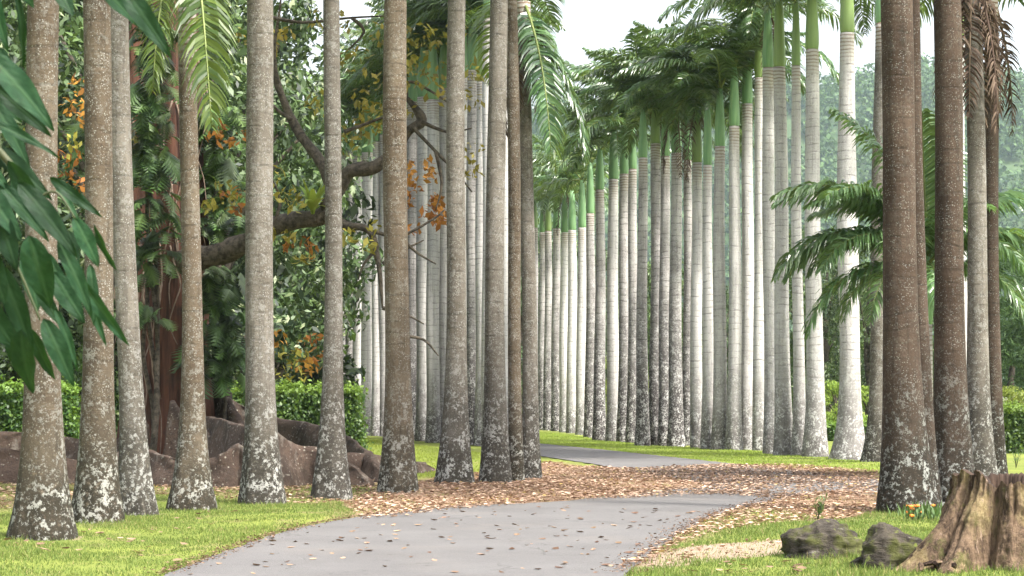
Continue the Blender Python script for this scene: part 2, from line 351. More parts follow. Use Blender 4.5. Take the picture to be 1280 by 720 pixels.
for (fx, fy, fw) in FEET:
    q = G(fx, fy); rf = fw/S(fy)/2; soil = np.maximum(soil, .62*np.clip(1-(np.hypot(XX-q.x, YY-q.y-rf*.6)-rf)/.45, 0, 1))
B = 2400.0
outer = [(-B, -400, 0), (B, -400, 0), (B, B, 0), (-B, B, 0), (x0, y0, 0), (x1, y0, 0), (x1, y1, 0), (x0, y1, 0)]
n0 = len(V); V = np.vstack([V, np.array(outer)]); a = n0
OF = np.array([(a, a+1, a+5, a+4), (a+1, a+2, a+6, a+5), (a+2, a+3, a+7, a+6), (a+3, a, a+4, a+7)])
F = np.vstack([F, OF])
me = mesh('lawn', V, F, True, {'litter': np.concatenate([lit.ravel(), np.zeros(8)]), 'soil': np.concatenate([soil.ravel(), np.zeros(8)])})
tag(link('ground', me, M['lawn']), kind='structure')
def sheet(name, poly, z, mat, jit=.05, step=.25):
    pts = []
    P = [np.array(p) for p in poly]
    for i in range(len(P)):
        a, b = P[i], P[(i+1) % len(P)]; n = max(1, int(np.linalg.norm(b-a)/step))
        for k in range(n):
            q = a+(b-a)*k/n
            pts.append((q[0]+jit*fbm(q[0]*2.2, q[1]*2.2), q[1]+jit*3*fbm(q[0]*1.7+9, q[1]*1.7), z))
    bm = bmesh.new(); vs_ = [bm.verts.new(p) for p in pts]
    f = bm.faces.new(vs_); bmesh.ops.triangulate(bm, faces=[f]); me = bpy.data.meshes.new(name); bm.to_mesh(me); bm.free()
    if me.polygons and me.polygons[0].normal.z < 0: me.flip_normals()
    return tag(link(name, me, mat), kind='structure')
def smooth_poly(poly): return poly
sheet('road', ROAD_N, .006, M['asphalt'], .06)
sheet('avenue_path', ROAD_A, .012, M['asphalt'], .06)
# ------------------------------------------------------------------ grass and leaf litter
def scatter_poly(poly, dens):
    P = np.array(poly); lo, hi = P.min(0), P.max(0); n = int((hi-lo).prod()*dens)
    X = rng.uniform(lo[0], hi[0], n); Y = rng.uniform(lo[1], hi[1], n); k = inpoly(X, Y, poly); return X[k], Y[k]
def blades(name, poly, dens, hmin, hmax, w, skip=(), mat='grass'):
    X, Y = scatter_poly(poly, dens)
    k = ~((inpoly(X, Y, ROAD_N) & (polydist(X, Y, ROAD_N) > .14*rng.random(len(X))**2)) | inpoly(X, Y, ROAD_A) | (inpoly(X, Y, SOIL) & (rng.random(len(X)) < .8)))
    for (p, f) in skip: k &= ~(inpoly(X, Y, p) & (rng.random(len(X)) < f))
    pat = np.sin(X*1.9+np.sin(Y*1.3)*2)*np.sin(Y*2.3+np.sin(X*1.1)*2)
    k &= rng.random(len(X)) < .68+.32*pat
    X, Y, pat = X[k], Y[k], pat[k]; n = len(X); Z = h_ground(X, Y)-.005
    tall = np.ones(n)
    for (fx, fy, fw) in FEET+[(1036, 698, 105), (1120, 714, 95), (1260, 718, 150)]:
        q = G(fx, fy); rf = fw/S(fy)/2; dd_ = np.hypot(X-q.x, Y-q.y-rf*.6)-rf; tall = np.maximum(tall, 1+1.6*np.exp(-np.abs(dd_)/.10)*rng.random(n))
    a = rng.uniform(0, 2*np.pi, n); h = rng.uniform(hmin, hmax, n)*(.8+.3*pat)*tall; le = rng.uniform(0, .9, n)*h; la = rng.uniform(0, 2*np.pi, n)
    ww = w*rng.uniform(.6, 1.3, n)
    dx, dy = np.cos(a)*ww, np.sin(a)*ww
    v = np.empty((n, 3, 3)); v[:, 0] = np.stack([X-dx, Y-dy, Z], 1); v[:, 1] = np.stack([X+dx, Y+dy, Z], 1)
    v[:, 2] = np.stack([X+np.cos(la)*le, Y+np.sin(la)*le, Z+h], 1)
    tint = np.clip(rng.normal(.42, .27, n)+.18*pat, 0, 1); tint = np.repeat(tint, 3)
    me = fast_mesh(name, v.reshape(-1, 3), np.arange(n*3).reshape(n, 3), tint)
    return link(name, me, M[mat])
GL = gp([(-60, 760), (150, 760), (205, 720), (330, 672), (450, 646), (520, 638), (560, 632), (430, 606), (300, 606), (150, 604), (-60, 604)])
GR = gp([(740, 760), (790, 712), (850, 668), (930, 636), (1100, 630), (1340, 625), (1560, 640), (1500, 760)])
tag(blades('lawn_grass', GL, 1900, .02, .055, .005, [(LIT_A, .85), (LIT_C, .6)]), 'short yellow green lawn grass under the brown palm trunks beside the road', 'grass', kind='stuff')
tag(blades('verge_grass', GR, 1900, .025, .07, .005, [(LIT_A, .9), (LIT_B, .45)]), 'green lawn grass around the mossy rocks and hollow stump', 'grass', kind='stuff')
GF = gp([(440, 545), (520, 556), (600, 566), (679, 577), (700, 580), (640, 600), (430, 600)])
GF2 = gp([(430, 533), (560, 536), (690, 541), (800, 556), (960, 565), (1110, 578), (1110, 594), (980, 585), (880, 576), (679, 555), (560, 545), (430, 537)])
M['grass_far'] = mat_leaf('sunny_far_grass', (.13, .19, .03), (.27, .34, .06), (.34, .42, .06), .3, .6, .2)  # sunlight on the far lawn put into brighter blade colours
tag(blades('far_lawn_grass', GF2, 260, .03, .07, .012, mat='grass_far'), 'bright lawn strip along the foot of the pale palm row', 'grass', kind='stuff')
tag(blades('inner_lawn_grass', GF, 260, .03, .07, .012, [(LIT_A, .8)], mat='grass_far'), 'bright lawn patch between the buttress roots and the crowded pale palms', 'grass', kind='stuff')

def leaf_shape(curl, fold, w):                  # a dry fallen leaf, 8 triangles
    xs = [0, .3, .65, 1.0]; ws = [.0, .5*w, .42*w, 0]; V = []; 
    for i, x in enumerate(xs):
        z = curl*(x-.5)**2*4*.35
        if i in (0, 3): V.append((x-.5, 0, z))
        else: V += [(x-.5, -ws[i], z+fold*ws[i]), (x-.5, 0, z), (x-.5, ws[i], z+fold*ws[i]*.7)]
    F = [(0, 1, 2), (0, 2, 3), (1, 4, 5, 2), (2, 5, 6, 3), (4, 7, 5), (5, 7, 6)]
    return np.array(V), F
def litter_mass(name, X, Y, smin, smax):
    n = len(X); Z = h_ground(X, Y)
    onroad = inpoly(X, Y, ROAD_N) | inpoly(X, Y, ROAD_A); Z = np.where(onroad, .016, Z+.008)
    s = rng.uniform(smin, smax, n); a = rng.uniform(0, 2*np.pi, n); w = rng.uniform(.3, .6, n); cu = rng.uniform(.0, .35, n); ti = rng.normal(0, .25, n)
    xs = np.array([-.5, 0, .5, 0, 0.]); ys = np.array([0, -.5, 0, .5, 0.])
    lx = xs[None]*s[:, None]; ly = ys[None]*(s*w)[:, None]
    lz = np.array([1, 1, 1, 1, 0.])[None]*(s*cu)[:, None]+np.abs(ti)[:, None]*s[:, None]*.25+ti[:, None]*ly+rng.uniform(0, .012, n)[:, None]
    gxx = X[:, None]+lx*np.cos(a)[:, None]-ly*np.sin(a)[:, None]; gyy = Y[:, None]+lx*np.sin(a)[:, None]+ly*np.cos(a)[:, None]; gz = Z[:, None]+lz
    v = np.stack([gxx, gyy, gz], 2).reshape(-1, 3)
    f = np.array([(0, 1, 4), (1, 2, 4), (2, 3, 4), (3, 0, 4)])
    F = (np.arange(n)[:, None, None]*5+f[None]).reshape(-1, 3)
    return link(name, fast_mesh(name, v, F, np.repeat(np.clip(rng.normal(.45, .28, n), 0, 1), 5)), M['litter'])
X, Y = scatter_poly(LIT_A, 260)
pt = np.sin(X*2.1+2*np.sin(Y*.9))*np.sin(Y*1.3+2*np.sin(X*.8)); k = rng.random(len(X)) < np.clip(.25+polydist(X, Y, LIT_A)/.6, 0, 1)*(.72+.28*pt)
k &= ~(inpoly(X, Y, gp([(960, 606), (1060, 603), (1060, 614), (960, 620)])) & (rng.random(len(X)) < .6))
X, Y = X[k], Y[k]
X2, Y2 = scatter_poly(LIT_B, 150); X3, Y3 = scatter_poly(LIT_C, 70); X4, Y4 = scatter_poly(SOIL, 40)
tag(litter_mass('leaf_litter', np.concatenate([X, X2, X3, X4]), np.concatenate([Y, Y2, Y3, Y4]), .045, .095), 'carpet of dry pinkish brown leaves between the road and far lawn', 'leaf litter', kind='stuff')
def edge_strip(pts, w, n):                      # grit and crumbled leaves gathered along the kerbless edges
    P = np.array(pts); seg = np.linalg.norm(np.diff(P, axis=0), axis=1); i = rng.choice(len(seg), n, p=seg/seg.sum()); t_ = rng.random(n)
    Q = P[i]+(P[i+1]-P[i])*t_[:, None]; d_ = (P[i+1]-P[i])/seg[i][:, None]; off = rng.normal(0, w, n)
    return Q[:, 0]-d_[:, 1]*off, Q[:, 1]+d_[:, 0]*off
xa, ya = edge_strip(ROAD_N[1:9], .09, 2600); xb, yb = edge_strip(ROAD_N[14:21], .13, 2600)
dbr = litter_mass('edge_debris', np.concatenate([xa, xb]), np.concatenate([ya, yb]), .012, .045); dbr.data.materials.clear(); dbr.data.materials.append(M['fallen'])
tag(dbr, 'fine brown debris gathered along the asphalt road edges', 'debris', kind='stuff')
lv = [leaf_shape(random.uniform(.2, .9), random.uniform(.1, .6), random.uniform(.6, 1.0)) for _ in range(6)]
LM = []
for i, (v, f) in enumerate(lv):
    me = mesh('fallen_leaf', v, f, False, {'tint': [random.uniform(.05, .85)]*len(v)}); me.materials.append(M['fallen']); LM.append(me)
def drop_leaves(poly, n, label, group, onroad):
    got = 0
    while got < n:
        X, Y = scatter_poly(poly, 1.0)
        for x, y in zip(X, Y):
            inr = bool(inpoly(np.array([x]), np.array([y]), ROAD_N)[0])
            if inr != onroad: continue
            o = link('fallen_leaf', LM[got % 6]); s = random.uniform(.05, .12)
            o.location = (x, y, .009 if onroad else float(h_ground(x, y))+.03); o.scale = (s, s, s*.7)
            o.rotation_euler = (random.uniform(-.2, .2), random.uniform(-.2, .2), random.uniform(0, 6.28))
            tag(o, label, 'leaf', group); got += 1
            if got >= n: break
drop_leaves(gp([(205, 720), (330, 674), (520, 640), (700, 630), (880, 640), (840, 672), (770, 720)]), 180, 'single dry brown leaf lying on the bare grey asphalt of the road', 'leaves scattered over the asphalt', True)
drop_leaves(gp([(0, 719), (200, 719), (330, 672), (300, 640), (100, 665), (0, 680)]), 50, 'single fallen brown leaf lying on the lawn beside the road', 'leaves scattered over the lawn', False)
drop_leaves(gp([(800, 719), (1060, 719), (980, 695), (900, 702)]), 24, 'single pale fallen leaf on the grass before the mossy rocks', 'leaves on the grass by the rocks', False)

# ------------------------------------------------------------------ palm fronds
def frond_mesh(name, L, p0, p1, seed, nl=60, leaf=.85, ragged=0.0, wid=.036):
    r = np.random.default_rng(seed); n = 16; pts = [np.zeros(3)]; ang = []
    side = r.uniform(-.25, .25)
    for i in range(n):
        t = (i+.5)/n; an = R(p0+(p1-p0)*t**1.15); ang.append(an)
        pts.append(pts[-1]+np.array([math.cos(an)*math.cos(side*t), math.cos(an)*math.sin(side*t), math.sin(an)])*L/n)
    P = np.array(pts); V = []; F = []; T = []
    rv, rf = tube([tuple(p) for p in P], [.035*(1-.85*i/n) for i in range(n+1)], 5)
    rib = mesh('frond_rib', rv, rf, True, {'tint': [.9]*len(rv)}); rib.materials.append(M['frond_dead'] if ragged else M['rachis'])
    for sd in (-1, 1):
        for j in range(nl):
            t = .10+.9*(j+r.uniform(0, .8))/nl
            if r.random() < ragged: continue
            q = t*n; i = min(int(q), n-1); p = P[i]+(P[i+1]-P[i])*(q-i)
            tan = P[i+1]-P[i]; tan /= np.linalg.norm(tan)
            sid = np.cross(tan, [0, 0, 1.0]); ln = np.linalg.norm(sid); sid = sid/ln if ln > .05 else np.array([0, 1., 0])
            nor = np.cross(sid, tan)
            ll = leaf*(math.sin(math.pi*min(1, .18+.80*t))**.6)*r.uniform(.85, 1.1)
            fwd = .35+.75*t; lift = r.uniform(-.15, .55)
            d = sd*sid+tan*fwd+nor*lift; d /= np.linalg.norm(d)
            pp = p.copy(); b = len(V); steps = 3; tt = r.uniform(0, 1)
            tw = np.cross(d, nor); tw = tw/(np.linalg.norm(tw)+1e-6)
            wv = tan*.7+nor*r.uniform(-.4, .7); wv /= np.linalg.norm(wv)
            for s_ in range(steps):
                w_ = wid*(.55, 1, .7)[s_]
                V.append(tuple(pp+wv*w_)); V.append(tuple(pp-wv*w_)); T += [tt, tt]
                pp = pp+d*ll/steps; d = d+np.array([0, 0, -.42-.25*r.random()]); d /= np.linalg.norm(d)
            V.append(tuple(pp)); T.append(tt)
            F += [(b, b+1, b+3, b+2), (b+2, b+3, b+5, b+4), (b+4, b+5, b+6)]
    me = mesh(name, V, F, False, {'tint': T}); RIB[me.name] = rib; return me
RIB = {}; FR = {}
def add_rib(o): link('rib', RIB[o.data.name], None, o)
for kind, (p0, p1) in {'up': (80, 25), 'high': (66, -12), 'mid': (46, -38), 'low': (20, -62), 'droop': (-25, -86)}.items():
    FR[kind] = [frond_mesh('palm_frond', 3.5, p0+dp, p1+dp, hash_) for hash_, dp in ((len(kind)*11+1, 0), (len(kind)*11+2, -8), (len(kind)*11+5, 7))]
FR['dead'] = [frond_mesh('dry_frond', 2.6, -72, -93, 91+i, 44, .5, .15, .024) for i in range(3)]
FR['hang'] = [frond_mesh('hanging_frond', 3.4, -58, -90, 71, 80, .62, 0, .022), frond_mesh('hanging_frond', 3.6, -52, -86, 75, 80, .72, 0, .034)]
FR['young'] = [frond_mesh('palm_frond', 3.0, (82, 64, 44, 16)[q], (30, -28, -62, -80)[q], 120+q, 72, .78, 0, .028) for q in range(4)]
for k_, ms in FR.items():
    for m_ in ms: m_.materials.append(M['frond_dead'] if k_ == 'dead' else M['frond'])
M['frond_young'] = mat_leaf('young_palm_frond', (.030, .075, .026), (.115, .20, .075), (.28, .42, .06), .28, .3, .6)
for m_ in FR['young']: m_.materials.clear(); m_.materials.append(M['frond_young'])
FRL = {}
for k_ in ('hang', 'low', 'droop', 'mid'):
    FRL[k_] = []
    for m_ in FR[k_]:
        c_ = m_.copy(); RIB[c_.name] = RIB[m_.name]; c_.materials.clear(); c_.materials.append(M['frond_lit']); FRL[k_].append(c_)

def shaft_mesh(r0, r1, L):
    P = [(0, 0, L*t) for t in (0, .03, .1, .25, .5, .75, 1.0)]
    v, f = tube(P, [r0*.98, r0*1.06, r0*1.13, r0*1.10, r0*.95, r0*.78, r1], 16); return mesh('crownshaft', v, f)
SHAFTS = [shaft_mesh(.19, .085, L) for L in (1.7, 1.95, 2.2)]

def trunk_mesh(H, rb, rm, rt, lean, seed, n=22, flare=.8, bulge=.0):
    zs = [0, .04, .10, .18, .28, .4, .55, .75, 1.0, 1.3, 1.7, 2.2]+list(np.arange(2.8, H-.3, .55))+[H-.15, H]
    V = []; bel = []; F = []; rr = random.Random(seed); ph = [rr.uniform(0, 6.28) for _ in range(5)]
    lob = rr.choice((3, 4, 5))
    for z in zs:
        u = z/H; r = rm+(rt-rm)*u**1.3+(rb-rm)*math.exp(-z/flare)+bulge*math.exp(-((u-.55)/.22)**2)
        if z < .12: r *= .955+.045*(z/.12)
        cx = lean[0]*z+.02*math.sin(z*.7+ph[0]); cy = lean[1]*z+.02*math.sin(z*.6+ph[1])
        for k in range(n):
            a = 2*math.pi*k/n
            q = 1+.05*math.exp(-z/1.0)*math.sin(lob*a+ph[2])+.035*math.exp(-z/.8)*math.sin(7*a+ph[3]+z)+.012*math.sin(2*a+z*.8+ph[4])
            q += .03*math.exp(-z/1.6)*mnoise.noise(Vector((math.cos(a)*2+seed, math.sin(a)*2, z*2.2)))+.008*mnoise.noise(Vector((math.cos(a)*3+seed, math.sin(a)*3, z*3)))
            V.append((cx+r*q*math.cos(a), cy+r*q*math.sin(a), z)); bel.append(H-z)
    for i in range(len(zs)-1):
        for k in range(n): F.append((i*n+k, i*n+(k+1) % n, (i+1)*n+(k+1) % n, (i+1)*n+k))
    F.append(tuple((len(zs)-1)*n+k for k in range(n)))
    return mesh('palm_trunk', V, F, True, {'below': bel}), Vector((lean[0]*H+.02*math.sin(H*.7+ph[0]), lean[1]*H+.02*math.sin(H*.6+ph[1]), H))
PALMS = 0
def palm(px, py, bw, mw, top, xref, bark, label, group=None, crown=None, shaft=True, dead=0, flare=.8, rt=None, n=22, yref=150, bulge=0.0, nf=11, lit=0.0):
    """px,py: foot in the photo; bw,mw: foot and stem width in px; top: row of the stem's top (or metres if < -999); xref: stem centre at row yref"""
    global PALMS; PALMS += 1; sd = PALMS*13; rr = random.Random(sd)
    s = S(py); p = G(px, py); H = CAMH+(HZ-top)/s if top > -900 else -(top+1000)
    lx = ((xref-px)/s)/(CAMH+(HZ-yref)/s)
    root = empty('palm_tree', (p.x, p.y+bw/s*.5*.6, 0), label, 'palm tree', group)
    rm = mw/s/2
    me, tp = trunk_mesh(H, bw/s/2, rm, rt if rt else rm*.9, (lx, rr.uniform(-.008, .008)), sd, n, flare, bulge)
    tr = link('trunk', me, bark, root, (0, 0, -.02))
    rtop = (rt if rt else rm*.9)
    L = 0.0
    if shaft:
        i = rr.randrange(3); k = rtop/.19*.93
        so = link('crownshaft', SHAFTS[i], M['shaft'], root, tp+Vector((0, 0, -.03))); so.scale = (k, k, 1); L = (1.7, 1.95, 2.2)[i]
    ct = tp+Vector((0, 0, L-.1))
    if crown is None:
        kinds = ['up', 'mid', 'high', 'low', 'mid', 'high', 'low', 'mid', 'high', 'up']
        crown = [kinds[i % len(kinds)] for i in range(nf)]
    yaw = rr.uniform(0, 360)
    for i, k in enumerate(crown):
        yw = None
        if isinstance(k, tuple): k, yw = k
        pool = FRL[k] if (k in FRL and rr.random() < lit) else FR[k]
        o = link('frond', rr.choice(pool), None, root, ct+Vector((0, 0, rr.uniform(-.12, .12))))
        o.rotation_euler = (rr.uniform(-.08, .08), rr.uniform(-.08, .08), R(yw) if yw is not None else R(yaw+i*137.5))
        sc_ = rr.uniform(.88, 1.1); o.scale = (sc_, sc_, sc_); add_rib(o)
    for i in range(dead):
        o = link('dead_frond', rr.choice(FR['dead']), None, root, ct+Vector((0, 0, -.15)))
        yw = yaw+i*100; o.location.x += .12*math.cos(R(yw)); o.location.y += .12*math.sin(R(yw))
        o.rotation_euler = (0, 0, R(yw)); sc_ = rr.uniform(.75, 1.0)*(1.2 if dead > 4 else 1); o.scale = (sc_,)*3; add_rib(o)
    return root

# palms of the near left verge, each with its own description
NEAR = 'brown lichened palms along the near verge'
palm(46, 676, 92, 41, -1011.0, 48, M['bark_brown'], 'stout brown palm with white lichen foot, partly behind the big dark leaves', NEAR, n=32)
palm(119, 656, 72, 36, -1011.5, 117, M['bark_brown'], 'brown palm stem with dark blotched foot, close beside a slimmer grey palm', NEAR, n=32)
palm(165, 645, 58, 28, -1011.0, 149, M['bark_mid'], 'slim grey speckled palm leaning left, touching the thicker brown palm', NEAR, n=32)
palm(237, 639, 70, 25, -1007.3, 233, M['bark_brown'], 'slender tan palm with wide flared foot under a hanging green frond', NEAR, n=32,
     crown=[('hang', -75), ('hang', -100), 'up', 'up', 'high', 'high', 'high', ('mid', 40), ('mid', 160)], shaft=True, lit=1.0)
palm(325, 633, 66, 35, -1011.5, 322, M['bark_mid'], 'thick straight grey brown palm in front of the curling buttress roots', NEAR, n=32)
palm(414, 626, 56, 22, -1010.5, 414, M['bark_mid'], 'slender palm standing before the clipped hedge end and root arch', NEAR, n=32, flare=1.0)
palm(496, 617, 56, 29, -1011.0, 494, M['bark_brown'], 'dark brown palm with whitish foot standing alone between root end and palm clump', NEAR, n=32, flare=1.0, bulge=.02)
palm(568, 608, 54, 24, -1011.0, 570, M['bark_mid'], 'grey brown palm, first of the tight clump beside the leaf carpet', NEAR, n=28, flare=1.1)
palm(617, 606, 44, 24, -1010.8, 621, M['bark_mid'], 'palm with a dark cleft in its foot, second in the tight clump', NEAR, n=28, flare=1.2)
palm(646, 602, 24, 16, -1010.2, 641, M['bark_brown'], 'thin brown palm squeezed between two palms of the tight clump', NEAR, n=24, dead=3, shaft=True,
     crown=['up', 'high', 'high', 'mid', ('mid', 60), ('low', 150), ('low', -60)], rt=.12)
palm(664, 599, 29, 19, -1009.7, 657, M['bark_mid'], 'pale footed palm ending the tight clump, with drooping fronds and dry skirt', NEAR, n=24, dead=4, shaft=False,
     crown=['up', 'high', ('high', 60), ('mid', 80), ('mid', 170), ('hang', -35), ('hang', -5), ('hang', 30), ('hang', -70), ('low', 110)], rt=.14, lit=.4)

# dark palms of the right-hand clump
DARK = 'dark brown palms behind the stump'
palm(1138, 642, 82, 42, -1011.5, 1127, M['bark_dark'], 'broad dark brown palm with white spotted foot beside the orange flowers', DARK, n=32, flare=1.1)
palm(1160, 632, 40, 20, -1011.0, 1146, M['bark_dark'], 'thin dark palm pressed behind the broad white spotted palm', DARK, n=24)
palm(1196, 628, 66, 36, -1011.5, 1189, M['bark_dark'], 'thick dark brown palm rising right behind the top of the hollow stump', DARK, n=32, flare=1.2)
palm(1230, 612, 50, 24, -45, 1222, M['bark_mid'], 'ringed grey palm with a skirt of dry hanging fronds', DARK, n=28, shaft=False, dead=8, flare=1.2,
     crown=['up', 'high', 'high', 'mid', 'up', 'high'])
palm(1246, 602, 34, 19, -1009.6, 1241, M['bark_dark'], 'slim dark palm at the back of the stump clump with dry fronds', DARK, n=24, dead=4, shaft=False)

# long pale row along the far lawn: (foot x, foot y, foot w, stem w, top row, dark speckles)
ROW = [(667, 537, 14, 10, 284, 1), (678, 537.3, 13, 9, 290, 1), (685, 538, 12, 9, 288, 1), (695, 539, 14, 10, 285, 1), (705, 540.3, 13, 10, 290, 0), (715, 541.5, 14, 11, 287, 0), (727, 543.5, 16, 11, 284, 0),
       (738, 547, 16, 11, 266, 1), (750, 550.5, 19, 12, 236, 1), (766, 551.7, 19, 13, 223, 0), (780, 552.4, 18, 12, 216, 1), (791, 553.3, 16, 11, 210, 1), (803, 557.5, 20, 12, 196, 1),
       (820, 556.6, 19, 13, 178, 1), (831, 557.2, 18, 12, 194, 1), (845, 558.4, 23, 14, 190, 1), (860, 556.8, 14, 11, 199, 1), (871, 560.3, 17, 13, 202, 0), (885, 561.5, 18, 12, 205, 0), (900, 562.2, 22, 14, 181, 0),
       (919, 562.6, 22, 14, 156, 0), (935, 562, 22, 14, 128, 0), (950, 563, 18, 13, 96, 0), (966, 568, 24, 15, 82, 0), (981, 570, 27, 16, 82, 0), (1000, 570.6, 20, 12, 81, 0), (1021, 571.8, 34, 18, 60, 0)]
LAB = {0: ('pale grey ringed palm with green crownshaft in the long row along the far lawn', 'pale palms of the long row'),
       1: ('palm with dark speckled grey foot and green crownshaft in the far row', 'dark speckled palms of the far row')}
ORD = 'first second third fourth fifth sixth seventh eighth ninth tenth eleventh twelfth thirteenth fourteenth fifteenth sixteenth seventeenth eighteenth nineteenth twentieth'.split()
ORD += ['twenty-'+q for q in ORD[:7]]
for i, (x, y, bw, mw, tp, k) in enumerate(ROW):
    l, g = LAB[k]; l = ('dark speckled' if k else 'pale ringed')+' palm, '+ORD[len(ROW)-1-i]+' of the long row from the swollen pale palm standing apart'; g = 'palms of the long row'; dd = 1 if i in (1, 4, 13, 15, 17, 23) else 0
    palm(x, y, bw*1.08, mw*1.24, tp, x+(.5 if x < 960 else -5), M['bark_speck'] if k else M['bark_pale'], l, g, n=16 if x < 900 else 20, yref=max(tp, 120), dead=dd*2, flare=.9, nf=9 if x > 740 else 8, lit=.12, rt=mw/S(y)/2*.92)
palm(1065, 576, 53, 25, 37, 1062, M['bark_pale'], 'pale swollen palm standing apart past the end of the long row', None, n=24, bulge=.05, rt=.19)
palm(1097, 580, 42, 19, 27, 1103, M['bark_mid'], 'grey palm just behind the dark spotted palm, its crownshaft green and red', None, n=24, rt=.2)
palm(1206, 574, 20, 11, -1011.5, 1203, M['bark_pale'], 'thin pale palm glimpsed between the dark trunks behind the stump', None, n=16)

# pale palms of the other side of the avenue, behind the near verge
BACK = [(428, 541, 9, 7, 192, 1), (437, 541, 9, 7, 188, 1), (447, 543, 14, 11, 194, 0), (459, 543.5, 16, 13, 190, 0), (470, 545, 15, 10, 176, 0), (480, 545, 14, 11, 168, 0), (491, 547, 15, 12, 160, 0), (503, 548, 16, 12, 140, 0),
        (515, 550, 17, 13, 126, 1), (528, 551.5, 18, 14, 120, 0), (541, 553.5, 20, 14, 124, 0), (555, 553, 18, 13, 110, 0), (567, 554, 18, 13, 100, 0), (579, 555, 18, 13, 96, 0), (590, 556, 20, 13, 86, 1), (601, 557, 20, 12, 100, 0), (610, 558.5, 20, 13, 18, 0), (632, 558, 16, 11, 40, 0)]
BACK += [(453, 541, 13, 10, 200, 1), (465, 542, 13, 10, 186, 0), (486, 544, 14, 10, 172, 0), (509, 546.5, 15, 11, 140, 0), (521, 547.5, 15, 11, 132, 0), (535, 549, 16, 12, 122, 0), (548, 550, 16, 12, 118, 0), (561, 550.5, 16, 12, 112, 0), (595, 553, 16, 12, 96, 0), (605, 554, 17, 12, 60, 0)]
for i, (x, y, bw, mw, tp, k) in enumerate(BACK):
    palm(x, y, bw*1.08, mw*1.2, tp, x+.5, M['bark_speck'] if k else M['bark_pale'], 'pale grey palm in the crowded row seen behind the near brown palms', 'pale palms behind the near verge', n=16, yref=max(tp, 120), dead=1 if i % 5 == 2 else 0, nf=10, lit=.2)

# the young palm behind the dark trunks
py_ = A(1158, 425, 42.0)
yp = empty('palm_tree', (py_.x, py_.y, 0), 'young palm with spreading glossy fronds between the dark trunks', 'palm tree')
v, f = tube([(0, 0, z) for z in (-.02, .3, 1, 2, 3.15)], [.2, .17, .15, .13, .12], 14); me = mesh('palm_trunk', v, f, True, {'below': [.3]*len(v)}); link('trunk', me, M['bark_pale'], yp)
o = link('crownshaft', SHAFTS[1], None, yp, (0, 0, 3.13)); o.scale = (.62, .62, .8)
for q, yw, sc_ in ((0, 70, 1.15), (0, 250, 1.0), (1, 195, .95), (1, -15, .9), (1, 150, .9), (1, 290, .8), (2, 180, .85), (2, 12, .85), (2, 235, .8), (2, -50, .8), (3, 200, .75), (3, -10, .75), (3, 160, .7), (3, 265, .7), (2, 205, .95), (1, 215, 1.05), (1, 170, 1.1), (2, -25, 1.0), (3, 225, .8), (3, -35, .8), (2, 160, 1.0), (1, 10, 1.05), (1, 188, 1.15), (2, 182, 1.1), (2, 172, 1.0), (0, 170, 1.1), (3, 185, .95), (2, 0, 1.05), (3, 5, .9)):
    o = link('frond', FR['young'][q], None, yp, (0, 0, 4.55-.09*q)); o.rotation_euler = (0, 0, R(yw)); o.scale = (sc_*1.12,)*3; add_rib(o)

# ------------------------------------------------------------------ leaf-cloud trees
def leaf_cloud(clumps, per, size, seed, flat=.6, asp=.5):
    """clumps: list of (centre, radius xyz). Leaves on and inside each clump."""
    r = np.random.default_rng(seed); C = []; N = []; 
    for (c, rad) in clumps:
        d = r.normal(size=(per, 3)); d /= np.linalg.norm(d, axis=1)[:, None]
        q = r.uniform(.45, 1.05, per)**.6
        C.append(np.array(c)+d*q[:, None]*np.array(rad)); N.append(d)
    C = np.vstack(C); N = np.vstack(N); n = len(C)
    nn = N+r.normal(size=(n, 3))*.75+np.array([0, 0, flat]); nn /= np.linalg.norm(nn, axis=1)[:, None]
    a = np.cross(nn, r.normal(size=(n, 3))); a /= np.linalg.norm(a, axis=1)[:, None]; a[:, 2] -= .3
    b = np.cross(nn, a); s = size*r.uniform(.6, 1.35, n)[:, None]
    v = np.stack([C-a*s*.5, C+b*s*asp*.5, C+a*s*.5+nn*-.15*s, C-b*s*asp*.5], 1).reshape(-1, 3)
    return v, np.arange(n*4).reshape(n, 4), np.repeat(np.clip(r.uniform(0, 1, n), 0, 1), 4)
def crown_clumps(r, rx, ry, h0, h1, nc, cr):
    out = []
    for i in range(nc):
        z = r.uniform(0, 1); a = r.uniform(0, 6.28); w = math.sin(math.pi*min(1, .18+.72*z))**.6*r.uniform(.35, 1.0)
        k = cr*r.uniform(.6, 1.35)
        out.append(((rx*w*math.cos(a), ry*w*math.sin(a), h0+(h1-h0)*z), (k, k, k*.72)))
    return out
def tree_variant(seed, H, h0, rx, nc, cr, per, leaf, mat, asp=.5):
    r = random.Random(seed); cl = crown_clumps(r, rx, rx, h0, H, nc, cr)
    v, f, t_ = leaf_cloud(cl, per, leaf, seed, .6, asp); crown = fast_mesh('crown', v, f, t_); crown.materials.append(mat)
    V, F = tube(smooth_path([(0, 0, -.1), (.15, .1, H*.2), (-.1, .2, H*.45), (.1, 0, H*.8)], 4), list(np.linspace(.34, .07, 13)), 9, .2)
    for i in range(0, min(9, len(cl))):
        c = cl[i][0]; b = (0, .1, max(H*.18, c[2]*.55)); v2, f2 = tube(smooth_path([b, (c[0]*.45, c[1]*.45, (b[2]+c[2])*.5+.3), c], 4), list(np.linspace(.13, .03, 9)), 6)
        n_ = len(V); V = V+v2; F = F+[tuple(q+n_ for q in g) for g in f2]
    tr = mesh('tree_trunk', V, F); tr.materials.append(M['bark_tree'])
    return crown, tr
